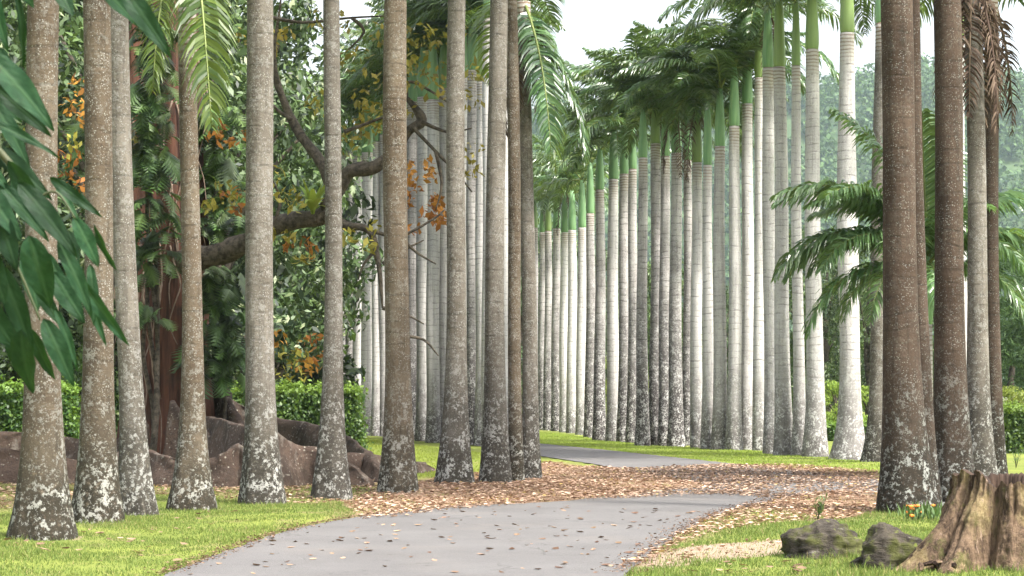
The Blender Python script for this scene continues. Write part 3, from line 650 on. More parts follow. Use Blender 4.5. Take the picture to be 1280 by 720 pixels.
def tree(var, px, d, sc, label, group=None, name='tree', rot=None, sz=None):
    crown, tr = var; x = (px-640)/FPX*d
    e = empty(name, (x, d, 0), label, 'tree' if name == 'tree' else name.replace('_', ' '), group)
    e.rotation_euler = (0, 0, rot if rot is not None else random.uniform(0, 6.28)); e.scale = (sc, sc, sz or sc)
    c = link('crown', crown, None, e); c['kind'] = 'stuff'
    link('trunk', tr, None, e); return e
TV = {'dark': [tree_variant(201, 15, 3.5, 4.6, 46, 1.35, 330, .30, M['leaf_dark']), tree_variant(202, 13, 2.0, 4.2, 44, 1.2, 330, .24, M['leaf_dark'], .4)],
      'mid': [tree_variant(211, 13, 2.5, 4.4, 44, 1.3, 320, .27, M['leaf_mid']), tree_variant(212, 11, 1.5, 4.2, 40, 1.25, 340, .30, M['leaf_mid'], .35)],
      'lime': [tree_variant(221, 5.5, .6, 2.6, 22, .9, 330, .22, M['leaf_lime'])],
      'shrub': [tree_variant(231, 3.4, .3, 1.9, 18, .75, 260, .22, M['leaf_dark'], .45), tree_variant(232, 2.6, .2, 1.6, 16, .65, 260, .2, M['leaf_mid'], .4)],
      'bamboo': [tree_variant(241, 12, 1.0, 4.0, 50, 1.15, 340, .42, M['leaf_far'], .14)]}
JG = 'tall trees of the dense wood behind the buttressed tree'
for px, d, sc, k, i in ((-40, 66, 1.2, 'dark', 0), (60, 72, 1.25, 'mid', 0), (150, 60, 1.15, 'dark', 1), (250, 78, 1.35, 'dark', 0), (262, 62, 1.1, 'dark', 1), (215, 70, 1.3, 'mid', 0), (340, 112, 1.1, 'mid', 1), (318, 84, .75, 'mid', 0), (120, 92, 1.6, 'dark', 0), (285, 100, 1.5, 'dark', 1), (20, 100, 1.7, 'dark', 1), (200, 100, 1.7, 'mid', 0)):
    tree(TV[k][i], px, d, sc, {'dark': 'dense dark green broadleaf tree in the wood behind the buttressed tree', 'mid': 'lighter mid green leafy tree in the wood behind the buttressed tree'}[k], JG)
for px, d, sc, k, i in ((455, 128, 1.1, 'mid', 1), (520, 136, 1.5, 'dark', 0), (590, 140, 1.3, 'mid', 0), (650, 138, 1.0, 'dark', 1)):
    tree(TV[k][i], px, d, sc, 'leafy tree filling the gaps behind the crowded pale palm row', 'trees behind the crowded pale row')
for px, d, sc, k, i in ((705, 142, .95, 'mid', 0), (770, 136, .85, 'dark', 1), (840, 128, .9, 'mid', 1), (895, 120, .62, 'dark', 1), (930, 140, .66, 'mid', 0)):
    tree(TV[k][i], px, d, sc, 'green tree glimpsed between the trunks of the long pale row', 'trees behind the long row')
for px, d, sc in ((690, 116, .75), (745, 114, .7), (815, 110, .5)):
    tree(TV['lime'][0], px, d, sc, 'low bright lime green bush glowing between the trunks of the long row', 'lime bushes behind the long row', 'bush')
for px, d, sc, k, i in ((1035, 112, .98, 'mid', 1), (1085, 100, .72, 'dark', 1), (1150, 118, .95, 'mid', 0), (1000, 125, .9, 'dark', 1)):
    tree(TV[k][i], px, d, sc, 'leafy green tree behind the young palm at the foot of the hill', 'trees behind the young palm')
tree(TV['bamboo'][0], 1262, 92, .72, 'drooping feathery bamboo thicket beyond the clipped hedge and stump', None, 'bamboo_thicket')
tree(TV['bamboo'][0], 1320, 84, .68, 'feathery bamboo thicket half cut by the frame edge beyond the hedge', None, 'bamboo_thicket')
for px, d, sc in ((1045, 92, .42), (1085, 90, .40), (1265, 76, .36)):
    tree(TV['lime'][0], px, d, sc, 'rounded yellow green shrub rising behind the clipped hedge on the hill side', 'yellow shrubs behind the right hedges', 'shrub')
SH = 'undergrowth shrubs around the buttressed tree'
for px, d, sc, i in ((-10, 60, 1.0, 0), (60, 62, 1.0, 0), (110, 58, 1.1, 1), (270, 60, 1.25, 0), (305, 63, 1.4, 0), (340, 66, 1.2, 0), (285, 68, 1.9, 0), (358, 74, 1.3, 0), (310, 78, 2.2, 0), (20, 74, 1.5, 0), (100, 76, 1.5, 0)):
    tree(TV['shrub'][i], px, d, sc, 'dark leafy shrub in the undergrowth around the buttressed tree', SH, 'shrub')

# far wood: one mass closing the view below the hill
cl = []; r_ = random.Random(5)
for i in range(230):
    x = r_.uniform(-75, 75); y = 175+r_.uniform(0, 45); hgt = (11 if x < -12 else 8.5 if x > -2 else 10)*r_.uniform(.75, 1.15); k = r_.uniform(2.4, 4.2)
    cl.append(((x, y, hgt*.55), (k, k, hgt*.5)))
v, f, t_ = leaf_cloud(cl, 330, .62, 77)
tag(link('far_wood', fast_mesh('far_wood', v, f, t_), M['leaf_far']), 'continuous mass of distant woodland at the foot of the hill', 'wood', kind='stuff')

# ------------------------------------------------------------------ hills and haze
HS = 3.5
def hill_h(x, y):
    x, y = x/HS, y/HS
    ridge = 50+13*math.exp(-((x-82)/42)**2)+6*math.exp(-((x-20)/30)**2)+4*fbm(x*.02, y*.02)-.03*max(0, x-120)
    if x < -20: ridge -= min(20, (-20-x)*.15)
    q = min(1, max(0, (y-260)/150)); q = q*q*(3-2*q)
    return ridge*q*HS
hx = np.arange(-260, 321, 12.0)*HS; hy = np.arange(250, 620, 12.0)*HS
V = [(x, y, hill_h(x, y)-4) for y in hy for x in hx]; n = len(hx)
F = [(j*n+i, j*n+i+1, (j+1)*n+i+1, (j+1)*n+i) for j in range(len(hy)-1) for i in range(n-1)]
tag(link('hill', mesh('hill', V, F), M['hill']), kind='structure')
cl = []
for i in range(1500):
    y = (262+160*r_.random()**.8)*HS; x = r_.uniform(-.10, .30)*y if r_.random() < .85 else r_.uniform(-.28, -.1)*y
    k = r_.uniform(5.0, 15.0); cl.append(((x, y, hill_h(x, y)+k*.35), (k, k, k*.95)))
v, f, t_ = leaf_cloud(cl, 130, 3.0, 78, .5, .65)
tag(link('hill_forest', fast_mesh('hill_forest', v, f, t_), M['leaf_far']), 'hazy blue green forest covering the hillside', 'forest', kind='stuff')
bm = bmesh.new(); bmesh.ops.create_cube(bm, size=1.0)
for vtx in bm.verts: vtx.co = Vector((vtx.co.x*5200, 1000+vtx.co.y*3200, 134.0+vtx.co.z*280))
me = bpy.data.meshes.new('haze'); bm.to_mesh(me); bm.free()
hz = link('haze', me); tag(hz, kind='stuff')
hm = bpy.data.materials.new('haze_air'); hm.use_nodes = True; hn = hm.node_tree; hn.nodes.remove(hn.nodes['Principled BSDF'])
pv = hn.nodes.new('ShaderNodeVolumePrincipled'); pv.inputs['Color'].default_value = (.72, .87, 1.0, 1); pv.inputs['Density'].default_value = .00010; pv.inputs['Anisotropy'].default_value = .2
hn.links.new(pv.outputs[0], hn.nodes['Material Output'].inputs['Volume']); me.materials.append(hm)

# ------------------------------------------------------------------ hedges
def hedge(px0, px1, d, y_top, depth, label, group, dens=900, seed=3):
    xa, xb = (px0-640)/FPX*d, (px1-640)/FPX*d; H = CAMH+(HZ-y_top)/FPX*d; r = np.random.default_rng(seed)
    e = empty('hedge', ((xa+xb)/2, d, 0), label, 'hedge', group); w = xb-xa
    bm = bmesh.new(); bmesh.ops.create_cube(bm, size=1.0)
    for q in bm.verts: q.co = Vector((q.co.x*(w-.3), q.co.y*(depth-.3), (q.co.z+.5)*(H-.15)))
    me = bpy.data.meshes.new('hedge_core'); bm.to_mesh(me); bm.free(); me.attributes.new('tint', 'FLOAT', 'POINT'); link('twig_core', me, M['hedge'], e)
    pts = []; nor = []
    for (A_, n_, fn) in ((w*H, (0, -1, 0), lambda u, v: (u*w-w/2, -depth/2, v*H)), (w*depth, (0, 0, 1), lambda u, v: (u*w-w/2, v*depth-depth/2, H)),
                         (depth*H, (1, 0, 0), lambda u, v: (w/2, u*depth-depth/2, v*H)), (depth*H, (-1, 0, 0), lambda u, v: (-w/2, u*depth-depth/2, v*H))):
        for _ in range(int(A_*dens)): pts.append(fn(r.random(), r.random())); nor.append(n_)
    C = np.array(pts); C += (.07*np.sin(C[:, 0]*2.3+seed)*np.sin(C[:, 2]*3.1+C[:, 1]*2)+.04*np.sin(C[:, 0]*6.1))[:, None]*np.array(nor, float); C += r.normal(size=(len(pts), 3))*r.choice([.045, .045, .12], len(pts))[:, None]; N = np.array(nor, float); n = len(C)
    nn = N+r.normal(size=(n, 3))*.7+np.array([0, 0, .4]); nn /= np.linalg.norm(nn, axis=1)[:, None]
    a = np.cross(nn, r.normal(size=(n, 3))); a /= np.linalg.norm(a, axis=1)[:, None]; b = np.cross(nn, a); s = r.uniform(.07, .15, n)[:, None]
    v = np.stack([C-a*s*.5, C+b*s*.3, C+a*s*.5, C-b*s*.3], 1).reshape(-1, 3)
    tint = np.clip(r.normal(.22, .2, n)+(C[:, 2] > H-.1)*.5, 0, 1)  # bright lit top over a darker front, put into the leaf tint
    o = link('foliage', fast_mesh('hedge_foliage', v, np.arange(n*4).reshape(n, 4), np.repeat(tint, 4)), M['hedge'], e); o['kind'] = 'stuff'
    return e
hedge(265, 449, 57, 487, 1.2, 'clipped bright green hedge block behind the buttress roots', None)
hedge(-60, 92, 53, 486, 1.0, 'clipped dark green hedge behind the stout lichened palm', None, seed=5)
hedge(1028, 1112, 80, 531, 1.0, 'low clipped hedge beneath yellow shrubs behind the pale palm standing apart', None, seed=6)
hedge(1250, 1340, 62, 512, 1.4, 'rounded dark hedge beside the palms and hollow stump', None, seed=7)

# ------------------------------------------------------------------ the buttressed tree
TB = G(208, 592); TB.z = 0
bt = empty('buttressed_tree', TB, 'huge red brown buttressed tree with snaking plank roots and mossy limbs', 'tree')
def loc(px, py): return G(px, py)-TB
V = []; F = []; nseg = 40; zs = list(np.arange(-.05, 14.1, .35))
for z in zs:
    for k in range(nseg):
        a = 2*math.pi*k/nseg; r = .74+.35*math.exp(-max(z, 0)/1.3)
        q = 1+.16*math.sin(5*a+z*.15)+.09*math.sin(9*a-z*.3+1)+.12*mnoise.noise(Vector((math.cos(a)*1.8, math.sin(a)*1.8, z*.5)))
        V.append((r*q*math.cos(a)-.012*z, r*q*math.sin(a), z))
for i in range(len(zs)-1):
    for k in range(nseg): F.append((i*nseg+k, i*nseg+(k+1) % nseg, (i+1)*nseg+(k+1) % nseg, (i+1)*nseg+k))
link('trunk', mesh('red_trunk', V, F), M['redtrunk'], bt)
def buttress(ctrl, thick):
    """ctrl: (foot px, foot py, top py)"""
    P = []
    for (px, py, ty) in ctrl: w = loc(px, py); P.append((w.x, w.y, (py-ty)/S(py)))
    P = smooth_path(P, 12); n = 25; V = []; F = []
    for i, p in enumerate(P):
        a, b = P[max(i-1, 0)], P[min(i+1, len(P)-1)]; tx, ty = b[0]-a[0], b[1]-a[1]; L = math.hypot(tx, ty) or 1; nx_, ny_ = -ty/L, tx/L
        H = max(.06, p[2])
        for k in range(n):
            u = k/(n-1)*2-1; av = abs(u)
            zz = H*(1-av**2.6) if av < 1 else -.06
            half = thick*(.35+.65*av**1.5)*(1+.9*max(0, av-.75)*2)*(.6+.4*min(1, H))
            wob = .08*fbm(p[0]*1.2+u, p[1]*1.2, zz*1.3)+.05*(.4-abs(mnoise.noise(Vector((p[0]*2.4, p[1]*2.4, zz*3.5)))))+.02*mnoise.noise(Vector((p[0]*9, p[1]*9, zz*9)))
            V.append((p[0]+nx_*(half*np.sign(u)*(av**.5)+wob), p[1]+ny_*(half*np.sign(u)*(av**.5)+wob), zz+.03*fbm(p[0]*1.6, u*1.5, p[1]*1.6)))
    for i in range(len(P)-1):
        for k in range(n-1): F.append((i*n+k, (i+1)*n+k, (i+1)*n+k+1, i*n+k+1))
    F.append(tuple(range(n))); F.append(tuple((len(P)-1)*n+k for k in range(n-1, -1, -1)))
    o = link('buttress_root', mesh('buttress_root', V, F), M['buttress'], bt); return o
buttress([(215, 590, 400), (245, 590.5, 436), (265, 591, 460), (285, 592, 492), (302, 594, 530), (322, 598, 566), (345, 603, 598)], .32)
buttress([(250, 584, 470), (300, 583, 505), (345, 585, 521), (395, 588, 531), (440, 594, 549), (466, 601, 572), (482, 604, 594)], .26)
buttress([(262, 600, 520), (300, 607, 530), (335, 609, 536), (352, 608, 545), (370, 606, 556), (400, 606, 561), (438, 608, 578), (458, 609, 598)], .22)
buttress([(215, 599, 500), (240, 600, 530), (258, 601, 538), (278, 603, 556), (298, 606, 578), (318, 609, 600)], .24)
buttress([(180, 606, 560), (215, 609, 572), (250, 610, 576), (280, 611, 565), (300, 610, 555), (316, 612, 585)], .2)
buttress([(180, 596, 520), (140, 594, 553), (95, 592, 548), (50, 590, 541), (0, 590, 540), (-60, 592, 550)], .22)
buttress([(175, 600, 545), (130, 604, 575), (60, 606, 570), (10, 606, 560), (-50, 606, 565)], .2)
buttress([(380, 600, 570), (440, 600, 566), (500, 596, 572), (530, 592, 580), (545, 590, 587)], .2)
# limbs: photo points at the tree's distance
def limb(pts, d, widths, name='limb', parent=bt, mat='bark_tree', wob=.35, org=TB):
    P = [A(x, y, d+dz)-org for (x, y, dz) in pts]; s = FPX/d
    C = smooth_path([(p.x, p.y, p.z, w/s/2) for p, w in zip(P, widths)], 5)
    v, f = tube([tuple(c[:3]) for c in C], [max(.006, c[3]) for c in C], 8, wob); return link(name, mesh(name, v, f), M[mat], parent)
DL = 43.0
LIMB = limb([(225, 330, 0), (290, 312, -.3), (340, 285, -1), (375, 275, -1.4), (405, 268, -1.5), (418, 245, -1.5), (408, 215, -1.5), (395, 195, -1.4), (365, 150, -1), (347, 105, -1), (340, 70, -1)], DL, [34, 28, 24, 22, 20, 17, 15, 13, 10, 8, 6])
limb([(408, 262, -1.5), (425, 232, -1.6), (438, 214, -1.7), (465, 210, -1.8), (490, 192, -1.8), (510, 165, -1.8), (527, 152, -1.8), (520, 136, -1.8), (508, 122, -1.8)], DL, [22, 20, 18, 17, 15, 13, 12, 9, 6])
limb([(405, 270, -1.5), (432, 282, -1.8), (452, 284, -2), (464, 292, -2), (470, 315, -2), (475, 345, -2), (478, 385, -2)], DL, [18, 12, 10, 9, 8, 5, 2])
TW = [[(347, 105), (343, 60), (350, 10), (352, -20)], [(365, 150), (340, 130), (332, 100)], [(330, 20), (380, 28), (440, 22), (486, 20)], [(440, 22), (455, 40), (432, 65)],
      [(508, 122), (512, 102), (545, 118), (575, 140)], [(515, 158), (545, 190), (570, 215), (590, 240)], [(527, 152), (560, 165), (590, 160)], [(470, 290), (500, 295), (540, 275), (556, 262)],
      [(500, 295), (520, 315), (545, 330)], [(478, 330), (510, 310), (530, 300)], [(545, 190), (552, 230), (545, 262)], [(472, 310), (455, 330), (448, 350)], [(430, 165), (470, 150), (510, 135)], [(340, 285), (350, 250), (335, 215)],
      [(505, 420), (530, 425), (548, 445)], [(478, 385), (505, 392), (530, 405)]]
for tw in TW:
    k = len(tw); limb([(x, y, -2) for x, y in tw], DL, list(np.linspace(5, 1.6, k)), 'twig', LIMB, wob=.2)
# hanging roots on the trunk
for i in range(26):
    a = R(190+i*6.4+random.uniform(-4, 4)); z0 = random.uniform(3.5, 9.5); zl = random.uniform(2.0, 5.0); z0 = max(z0, zl+.3); rr_ = .93
    P = [(rr_*math.cos(a)+.12*math.sin(q*1.7+i)-.012*z0, rr_*math.sin(a)-.08+.04*math.cos(q), z0-zl*q/5) for q in range(6)]
    v, f = tube(smooth_path(P, 3), list(np.linspace(.022, .010, 16)), 6); link('hanging_root', mesh('hanging_root', v, f), M['root_pale'], bt)

# orange and yellowing leaf sprays on the twigs (part of the tree)
def spray(px, py, d, rad, n, mat, size=.15, seed=0, parent=LIMB, org=TB):
    c = A(px, py, d)-org; r = random.Random(seed+int(px*7+py)); cl = [((c.x+r.uniform(-rad, rad), c.y+r.uniform(-.4, .4), c.z+r.uniform(-rad, rad)*.8), (rad*.5, rad*.5, rad*.4)) for _ in range(5)]
    v, f, t_ = leaf_cloud(cl, n//5, size, seed+int(px+py)); o = link('leaf_spray', fast_mesh('leaf_spray', v, f, t_), M[mat], parent); o['kind'] = 'stuff'
for (x, y, rd, n, m_) in ((520, 215, .35, 60, 'leaf_orange'), (530, 262, .45, 90, 'leaf_orange'), (548, 262, .3, 45, 'leaf_orange'), (515, 240, .25, 30, 'leaf_orange'), (500, 255, .2, 20, 'leaf_orange'), (375, 440, .45, 70, 'leaf_orange'), (360, 452, .4, 60, 'leaf_olive'), (400, 435, .3, 40, 'leaf_orange'),
                          (85, 125, .6, 120, 'leaf_orange'), (80, 210, .45, 80, 'leaf_orange'), (70, 165, .5, 70, 'leaf_olive'), (180, 190, .5, 90, 'leaf_olive'), (290, 165, .35, 50, 'leaf_orange'), (278, 245, .4, 60, 'leaf_olive'), (295, 250, .3, 40, 'leaf_orange'), (372, 305, .3, 40, 'leaf_orange'), (350, 300, .25, 40, 'leaf_olive'),
                          (440, 150, .7, 130, 'leaf_olive'), (455, 45, .8, 150, 'leaf_olive'), (475, 120, .5, 70, 'leaf_olive'), (545, 120, .7, 110, 'leaf_olive'), (555, 60, .7, 110, 'leaf_olive'), (530, 75, .5, 60, 'leaf_olive'), (575, 200, .4, 40, 'leaf_olive'), (450, 290, .4, 50, 'leaf_olive'), (340, 235, .5, 60, 'leaf_olive'), (330, 40, .5, 70, 'leaf_olive'), (465, 160, .5, 60, 'leaf_olive'), (108, 245, .3, 40, 'leaf_orange')):
    spray(x, y, DL-2.0+random.uniform(-.4, 1.2), rd, n, m_)

# epiphyte on the limb
def strap_leaf(L, w, bend, seed):
    V = []; F = []; n = 8
    for i in range(n+1):
        t = i/n; an = R(78-bend*t); x = L*t*math.cos(an)*1.0; z = L*t*math.sin(an); ww = w*math.sin(math.pi*min(1, .12+.88*t))**.7*.5
        V += [(x, -ww, z+.25*ww), (x, 0, z), (x, ww, z+.25*ww)]
    for i in range(n):
        a = i*3; F += [(a, a+1, a+4, a+3), (a+1, a+2, a+5, a+4)]
    return mesh('strap_leaf', V, F, True, {'tint': [random.uniform(.3, .9)]*len(V)})
SL = [strap_leaf(.62, .11, b, b) for b in (5, 22, 42, 66)]
for m_ in SL: m_.materials.append(M['leaf_lime'])
SLO = SL[3].copy(); SLO.materials.clear(); SLO.materials.append(M['leaf_olive'])
bp = A(391, 268, 41.0); be = empty('bird_nest_fern', bp, 'bright lime rosette of strap leaves perched on the mossy limb', 'fern')
for i in range(22):
    o = link('leaf', SL[i % 4], None, be); o.rotation_euler = (0, 0, R(i*137.5)); s_ = random.uniform(.8, 1.3); o.scale = (s_,)*3
bp = A(378, 318, 41.2); be2 = empty('hanging_fern', bp, 'small olive fern hanging below the mossy limb', 'fern')
for i in range(12):
    o = link('leaf', SLO, None, be2); o.rotation_euler = (R(180)+random.uniform(-.5, .5), random.uniform(-.4, .4), R(i*137.5)); o.scale = (.55,)*3

# climbing plants with large cut leaves on and beside the red trunk
def cut_leaf(seed):
    r = random.Random(seed); V = [(0, 0, 0)]; F = []; T = [.4]; n = 9; L = .55
    V, F, T = [], [], []
    for i in range(n+1):
        t = i/n; V.append((L*t, 0, .12*L*math.sin(t*2.2)-.35*L*t*t)); T.append(.8)
    for sd in (-1, 1):
        for i in range(n):
            t = (i+.5)/n; w = .26*math.sin(math.pi*min(1, .15+.8*t))**.7*r.uniform(.85, 1.1); b = len(V); x = L*t; z = V[i][2]
            tt = r.uniform(.1, .6)
            V += [(x+w*.75, sd*w, z-.25*w), (x+w*.5+.035, sd*w*.6, z-.02)]; T += [tt, tt]
            F.append((i, i+1, b+1, b) if sd > 0 else (i, b, b+1, i+1))
    me = mesh('cut_leaf', V, F, False, {'tint': T}); return me
CLF = [cut_leaf(i) for i in range(4)]
for i, m_ in enumerate(CLF): m_.materials.append(M['leaf_mid'] if i % 2 else M['leaf_dark'])
def climber(px0, px1, py0, py1, d, n, label, seed, smin=.7, smax=1.3):
    r = random.Random(seed); b = A((px0+px1)/2, 560, d); b.z = 0
    e = empty('climbing_plant', b, label, 'climbing plant')
    ptop = A((px0+px1)/2, py0, d)-b
    P = [(0, 0, 0), (.1, .1, ptop.z*.35), (-.1, 0, ptop.z*.7), (0, 0, ptop.z)]
    v, f = tube(smooth_path(P, 4), [.045]*13, 6); link('stem', mesh('climber_stem', v, f), M['bark_tree'], e)
    for i in range(n):
        p = A(r.uniform(px0, px1), r.uniform(py0, py1), d-r.uniform(0, .5))-b
        o = link('leaf', CLF[r.randrange(4)], None, e, p); o.rotation_euler = (r.uniform(-.5, .5), R(r.uniform(10, 60)), R(r.uniform(-160, -20))); s_ = r.uniform(smin, smax); o.scale = (s_,)*3
climber(248, 302, 330, 470, 44.0, 95, 'climber with drooping deep cut leaves right of the red trunk', 1)
climber(165, 215, 130, 300, 41.8, 85, 'climber with dark feathery leaves high on the red trunk', 2)
climber(165, 205, 375, 400, 42.0, 14, 'small bluish climber tuft midway up the red trunk', 3, .5, .8)
climber(245, 300, 130, 290, 45.0, 90, 'leafy climber curtain beside the slender tan palm', 4)
climber(165, 215, -20, 130, 41.8, 60, 'climber with hanging leaves near the top of the red trunk', 8)
climber(168, 212, 290, 345, 41.9, 16, 'sparse climber along the middle of the red trunk', 9)
climber(100, 150, 60, 330, 46.0, 70, 'climber seen between the left brown palms', 5)

# ------------------------------------------------------------------ stump, rocks, flowers, weeds
st_ = G(1272, 716); st_.z = 0
sw = empty('tree_stump', st_+Vector((.02, .45, 0)), 'hollow weathered tree stump with jagged rim and flaring root', 'stump')
n = 240; NU = 64; V = []; F = []
def adiff(a, b): return math.atan2(math.sin(a-R(b)), math.cos(a-R(b)))
_st = random.Random(12); STEP = [_st.uniform(-.05, .045) for _ in range(64)]
def rimh(a):
    q = (a % (2*math.pi))/(2*math.pi)*46+.6*math.sin(a*7); i = int(q) % 64; f = q-int(q); f = min(1, f/.25)
    st = STEP[i-1]*(1-f)+STEP[i]*f
    return .84+.09*math.exp(-(adiff(a, 205)/.55)**2)-.07*math.exp(-(adiff(a, 238)/.10)**2)+.04*math.exp(-(adiff(a, 80)/.9)**2)+st*.7+.02*mnoise.noise(Vector((math.cos(a)*22, math.sin(a)*22, 7)))
def stump_r(a, u):
    w = .05*math.sin(u*4+1)+.06*mnoise.noise(Vector((u*3, a*1.5, 3)))
    aa = a+w*.6; c, s_ = math.cos(aa), math.sin(aa); v_ = 1-u
    r = .50+.26*v_**1.8
    lob = .52*v_**1.8*math.exp(-(adiff(aa, 197)/.30)**2)+.34*v_**1.4*math.exp(-(adiff(aa, 226)/.16)**2)
    lob += .26*v_**1.5*math.exp(-(adiff(aa, 283)/.35)**2)+.3*v_**1.5*math.exp(-(adiff(aa, 330)/.25)**2)
    lob -= (.13-.03*u)*math.exp(-(adiff(aa, 243)/.085)**2)+.07*math.exp(-(adiff(aa, 212)/.05)**2)*(.4+.6*u)
    rid = .075*(.5-abs(mnoise.noise(Vector((c*6, s_*6, u*.7)))))-.02
    rid += .045*(.5-abs(mnoise.noise(Vector((c*15, s_*15, u*1.6+5)))))+.022*mnoise.noise(Vector((c*34, s_*34, u*3.5)))+.014*mnoise.noise(Vector((c*50, s_*50, u*26)))
    rid += .05*mnoise.noise(Vector((c*3, s_*3, u*4)))
    return r+lob+rid
for u in np.linspace(0, 1, NU):
    for k in range(n):
        a = 2*math.pi*k/n; r = stump_r(a, u); V.append((r*math.cos(a), r*math.sin(a), -.05+(rimh(a)+.05)*u))
for i in range(NU-1):
    for k in range(n): F.append((i*n+k, i*n+(k+1) % n, (i+1)*n+(k+1) % n, (i+1)*n+k))
link('shell', mesh('stump_shell', V, F), M['stump'], sw)
V = []; F = []
for j, u in enumerate((1.0, .97, .8, .5)):
    for k in range(n):
        a = 2*math.pi*k/n; r = stump_r(a, 1.0)-(0, .07+.03*mnoise.noise(Vector((math.cos(a)*8, math.sin(a)*8, 0))), .13, .2)[j]; V.append((r*math.cos(a), r*math.sin(a), rimh(a)*u+(0, .012, 0, 0)[j]))
for i in range(3):
    for k in range(n): F.append((i*n+k, i*n+(k+1) % n, (i+1)*n+(k+1) % n, (i+1)*n+k))
F.append(tuple(3*n+k for k in range(n)))
link('hollow', mesh('stump_hollow', V, F), M['stump_in'], sw)
for i in range(16):                                           # loose splinters at the foot
    a = random.uniform(0, 6.28); px, py = random.uniform(1140, 1205), random.uniform(700, 719); p = G(px, py)-sw.location
    L = random.uniform(.12, .32); p = p+Vector((0, -.15, 0)); v, f = tube([(-L/2, 0, 0), (0, .01, .015), (L/2, 0, .0)], [.02, .03, .008], 5); me = mesh('splinter', v, f, False)
    o = link('splinter', me, M['stump'], sw, p+Vector((0, 0, random.uniform(.04, .14)))); o.rotation_euler = (random.uniform(-.3, .3), random.uniform(-.6, .6), a)

def rock(px, py, rx, ry, rz, seed, label, rot=0.0):
    p = G(px, py); bm = bmesh.new(); bmesh.ops.create_icosphere(bm, subdivisions=5, radius=1.0)
    for v in bm.verts:
        c = v.co.copy(); d = 1+.30*mnoise.fractal(c*1.15+Vector((seed, 0, 0)), 1, 2, 4)+.10*abs(mnoise.noise(c*3.3+Vector((0, seed, 0))))
        d += .10*mnoise.noise(Vector((c.x*2, c.y*2, c.z*9+seed)))
        v.co = Vector((c.x*rx, c.y*ry, max(-.25, c.z)*rz))*d
    me = bpy.data.meshes.new('rock'); bm.to_mesh(me); bm.free(); me.polygons.foreach_set('use_smooth', np.ones(len(me.polygons), dtype=bool))
    o = link('mossy_rock', me, M['rock'], None, (p.x, p.y+ry*.6, .02)); o.rotation_euler = (0, 0, rot); return tag(o, label, 'rock', 'mossy rocks by the stump')
rock(1036, 698, .41, .32, .34, 3.0, 'low rounded mossy rock lying on the grass beside the soil strip', .2)
rock(1120, 712, .37, .33, .37, 9.0, 'grey ridged mossy rock wedged against the stump root', -.3)

fl = G(1158, 652); fe = empty('flower_clump', (fl.x, fl.y, 0), 'small clump of orange flowers at the foot of the broad dark palm', 'flowers')
gl = mesh('flower_leaf', [(0, 0, 0), (.02, .012, .06), (.05, 0, .13), (.02, -.012, .06)], [(0, 1, 2, 3)], False, {'tint': [.5]*4}); gl.materials.append(M['leaf_mid'])
bm = bmesh.new(); bmesh.ops.create_icosphere(bm, subdivisions=1, radius=.032)
for v in bm.verts: v.co.z *= .6
fm_ = bpy.data.meshes.new('blossom'); bm.to_mesh(fm_); bm.free(); fm_.materials.append(M['petal'])
for i in range(150):
    o = link('leaf', gl, None, fe, (random.gauss(0, .18), random.gauss(0, .12), random.uniform(0, .1))); o.rotation_euler = (0, 0, random.uniform(0, 6.28)); s_ = random.uniform(.7, 1.6); o.scale = (s_,)*3
for i in range(16):
    x, y = random.gauss(.03, .2), random.gauss(0, .1); z = random.uniform(.07, .22)
    v, f = tube([(x, y, 0), (x+.01, y, z*.6), (x, y, z)], [.006, .005, .004], 5); sm = link('stem', mesh('flower_stem', v, f), M['twig'], fe); o = link('blossom', fm_, None, sm, (x, y, z)); o.scale = (random.uniform(.7, 1.2),)*3
def weed(px, py, n, hgt, label):
    p = G(px, py); e = empty('weed', (p.x, p.y, 0), label, 'weed')
    for i in range(n):
        a = random.uniform(0, 6.28); h = hgt*random.uniform(.5, 1.1); tip = (math.cos(a)*h*.4, math.sin(a)*h*.4, h)
        v, f = tube([(0, 0, 0), (tip[0]*.4, tip[1]*.4, h*.6), tip], [.006, .005, .003], 5); link('stem', mesh('weed_stem', v, f), M['twig'], e)
        for q in range(7):
            t_ = random.uniform(.3, 1); o = link('leaf', gl, None, e, (tip[0]*t_, tip[1]*t_, h*t_)); o.rotation_euler = (random.uniform(-.3, .3), random.uniform(0, .8), random.uniform(0, 6.28)); o.scale = (.8,)*3
weed(1022, 652, 8, .3, 'small leafy weed growing behind the low mossy rock')
weed(1270, 585, 5, .5, 'tall thin weed beside the stump clump')

# pale low wall far right
w0 = A(1245, 493, 88); bm = bmesh.new(); bmesh.ops.create_cube(bm, size=1.0)
for v in bm.verts: v.co = Vector((v.co.x*9, v.co.y*.25, (v.co.z+.5)*1.88))
bmesh.ops.bevel(bm, geom=bm.edges[:], offset=.03, segments=2, affect='EDGES')
me = bpy.data.meshes.new('low_wall'); bm.to_mesh(me); bm.free(); tag(link('low_wall', me, M['concrete'], None, (w0.x+4.0, w0.y, 0)), 'pale low garden wall behind the rounded dark hedge', 'wall')

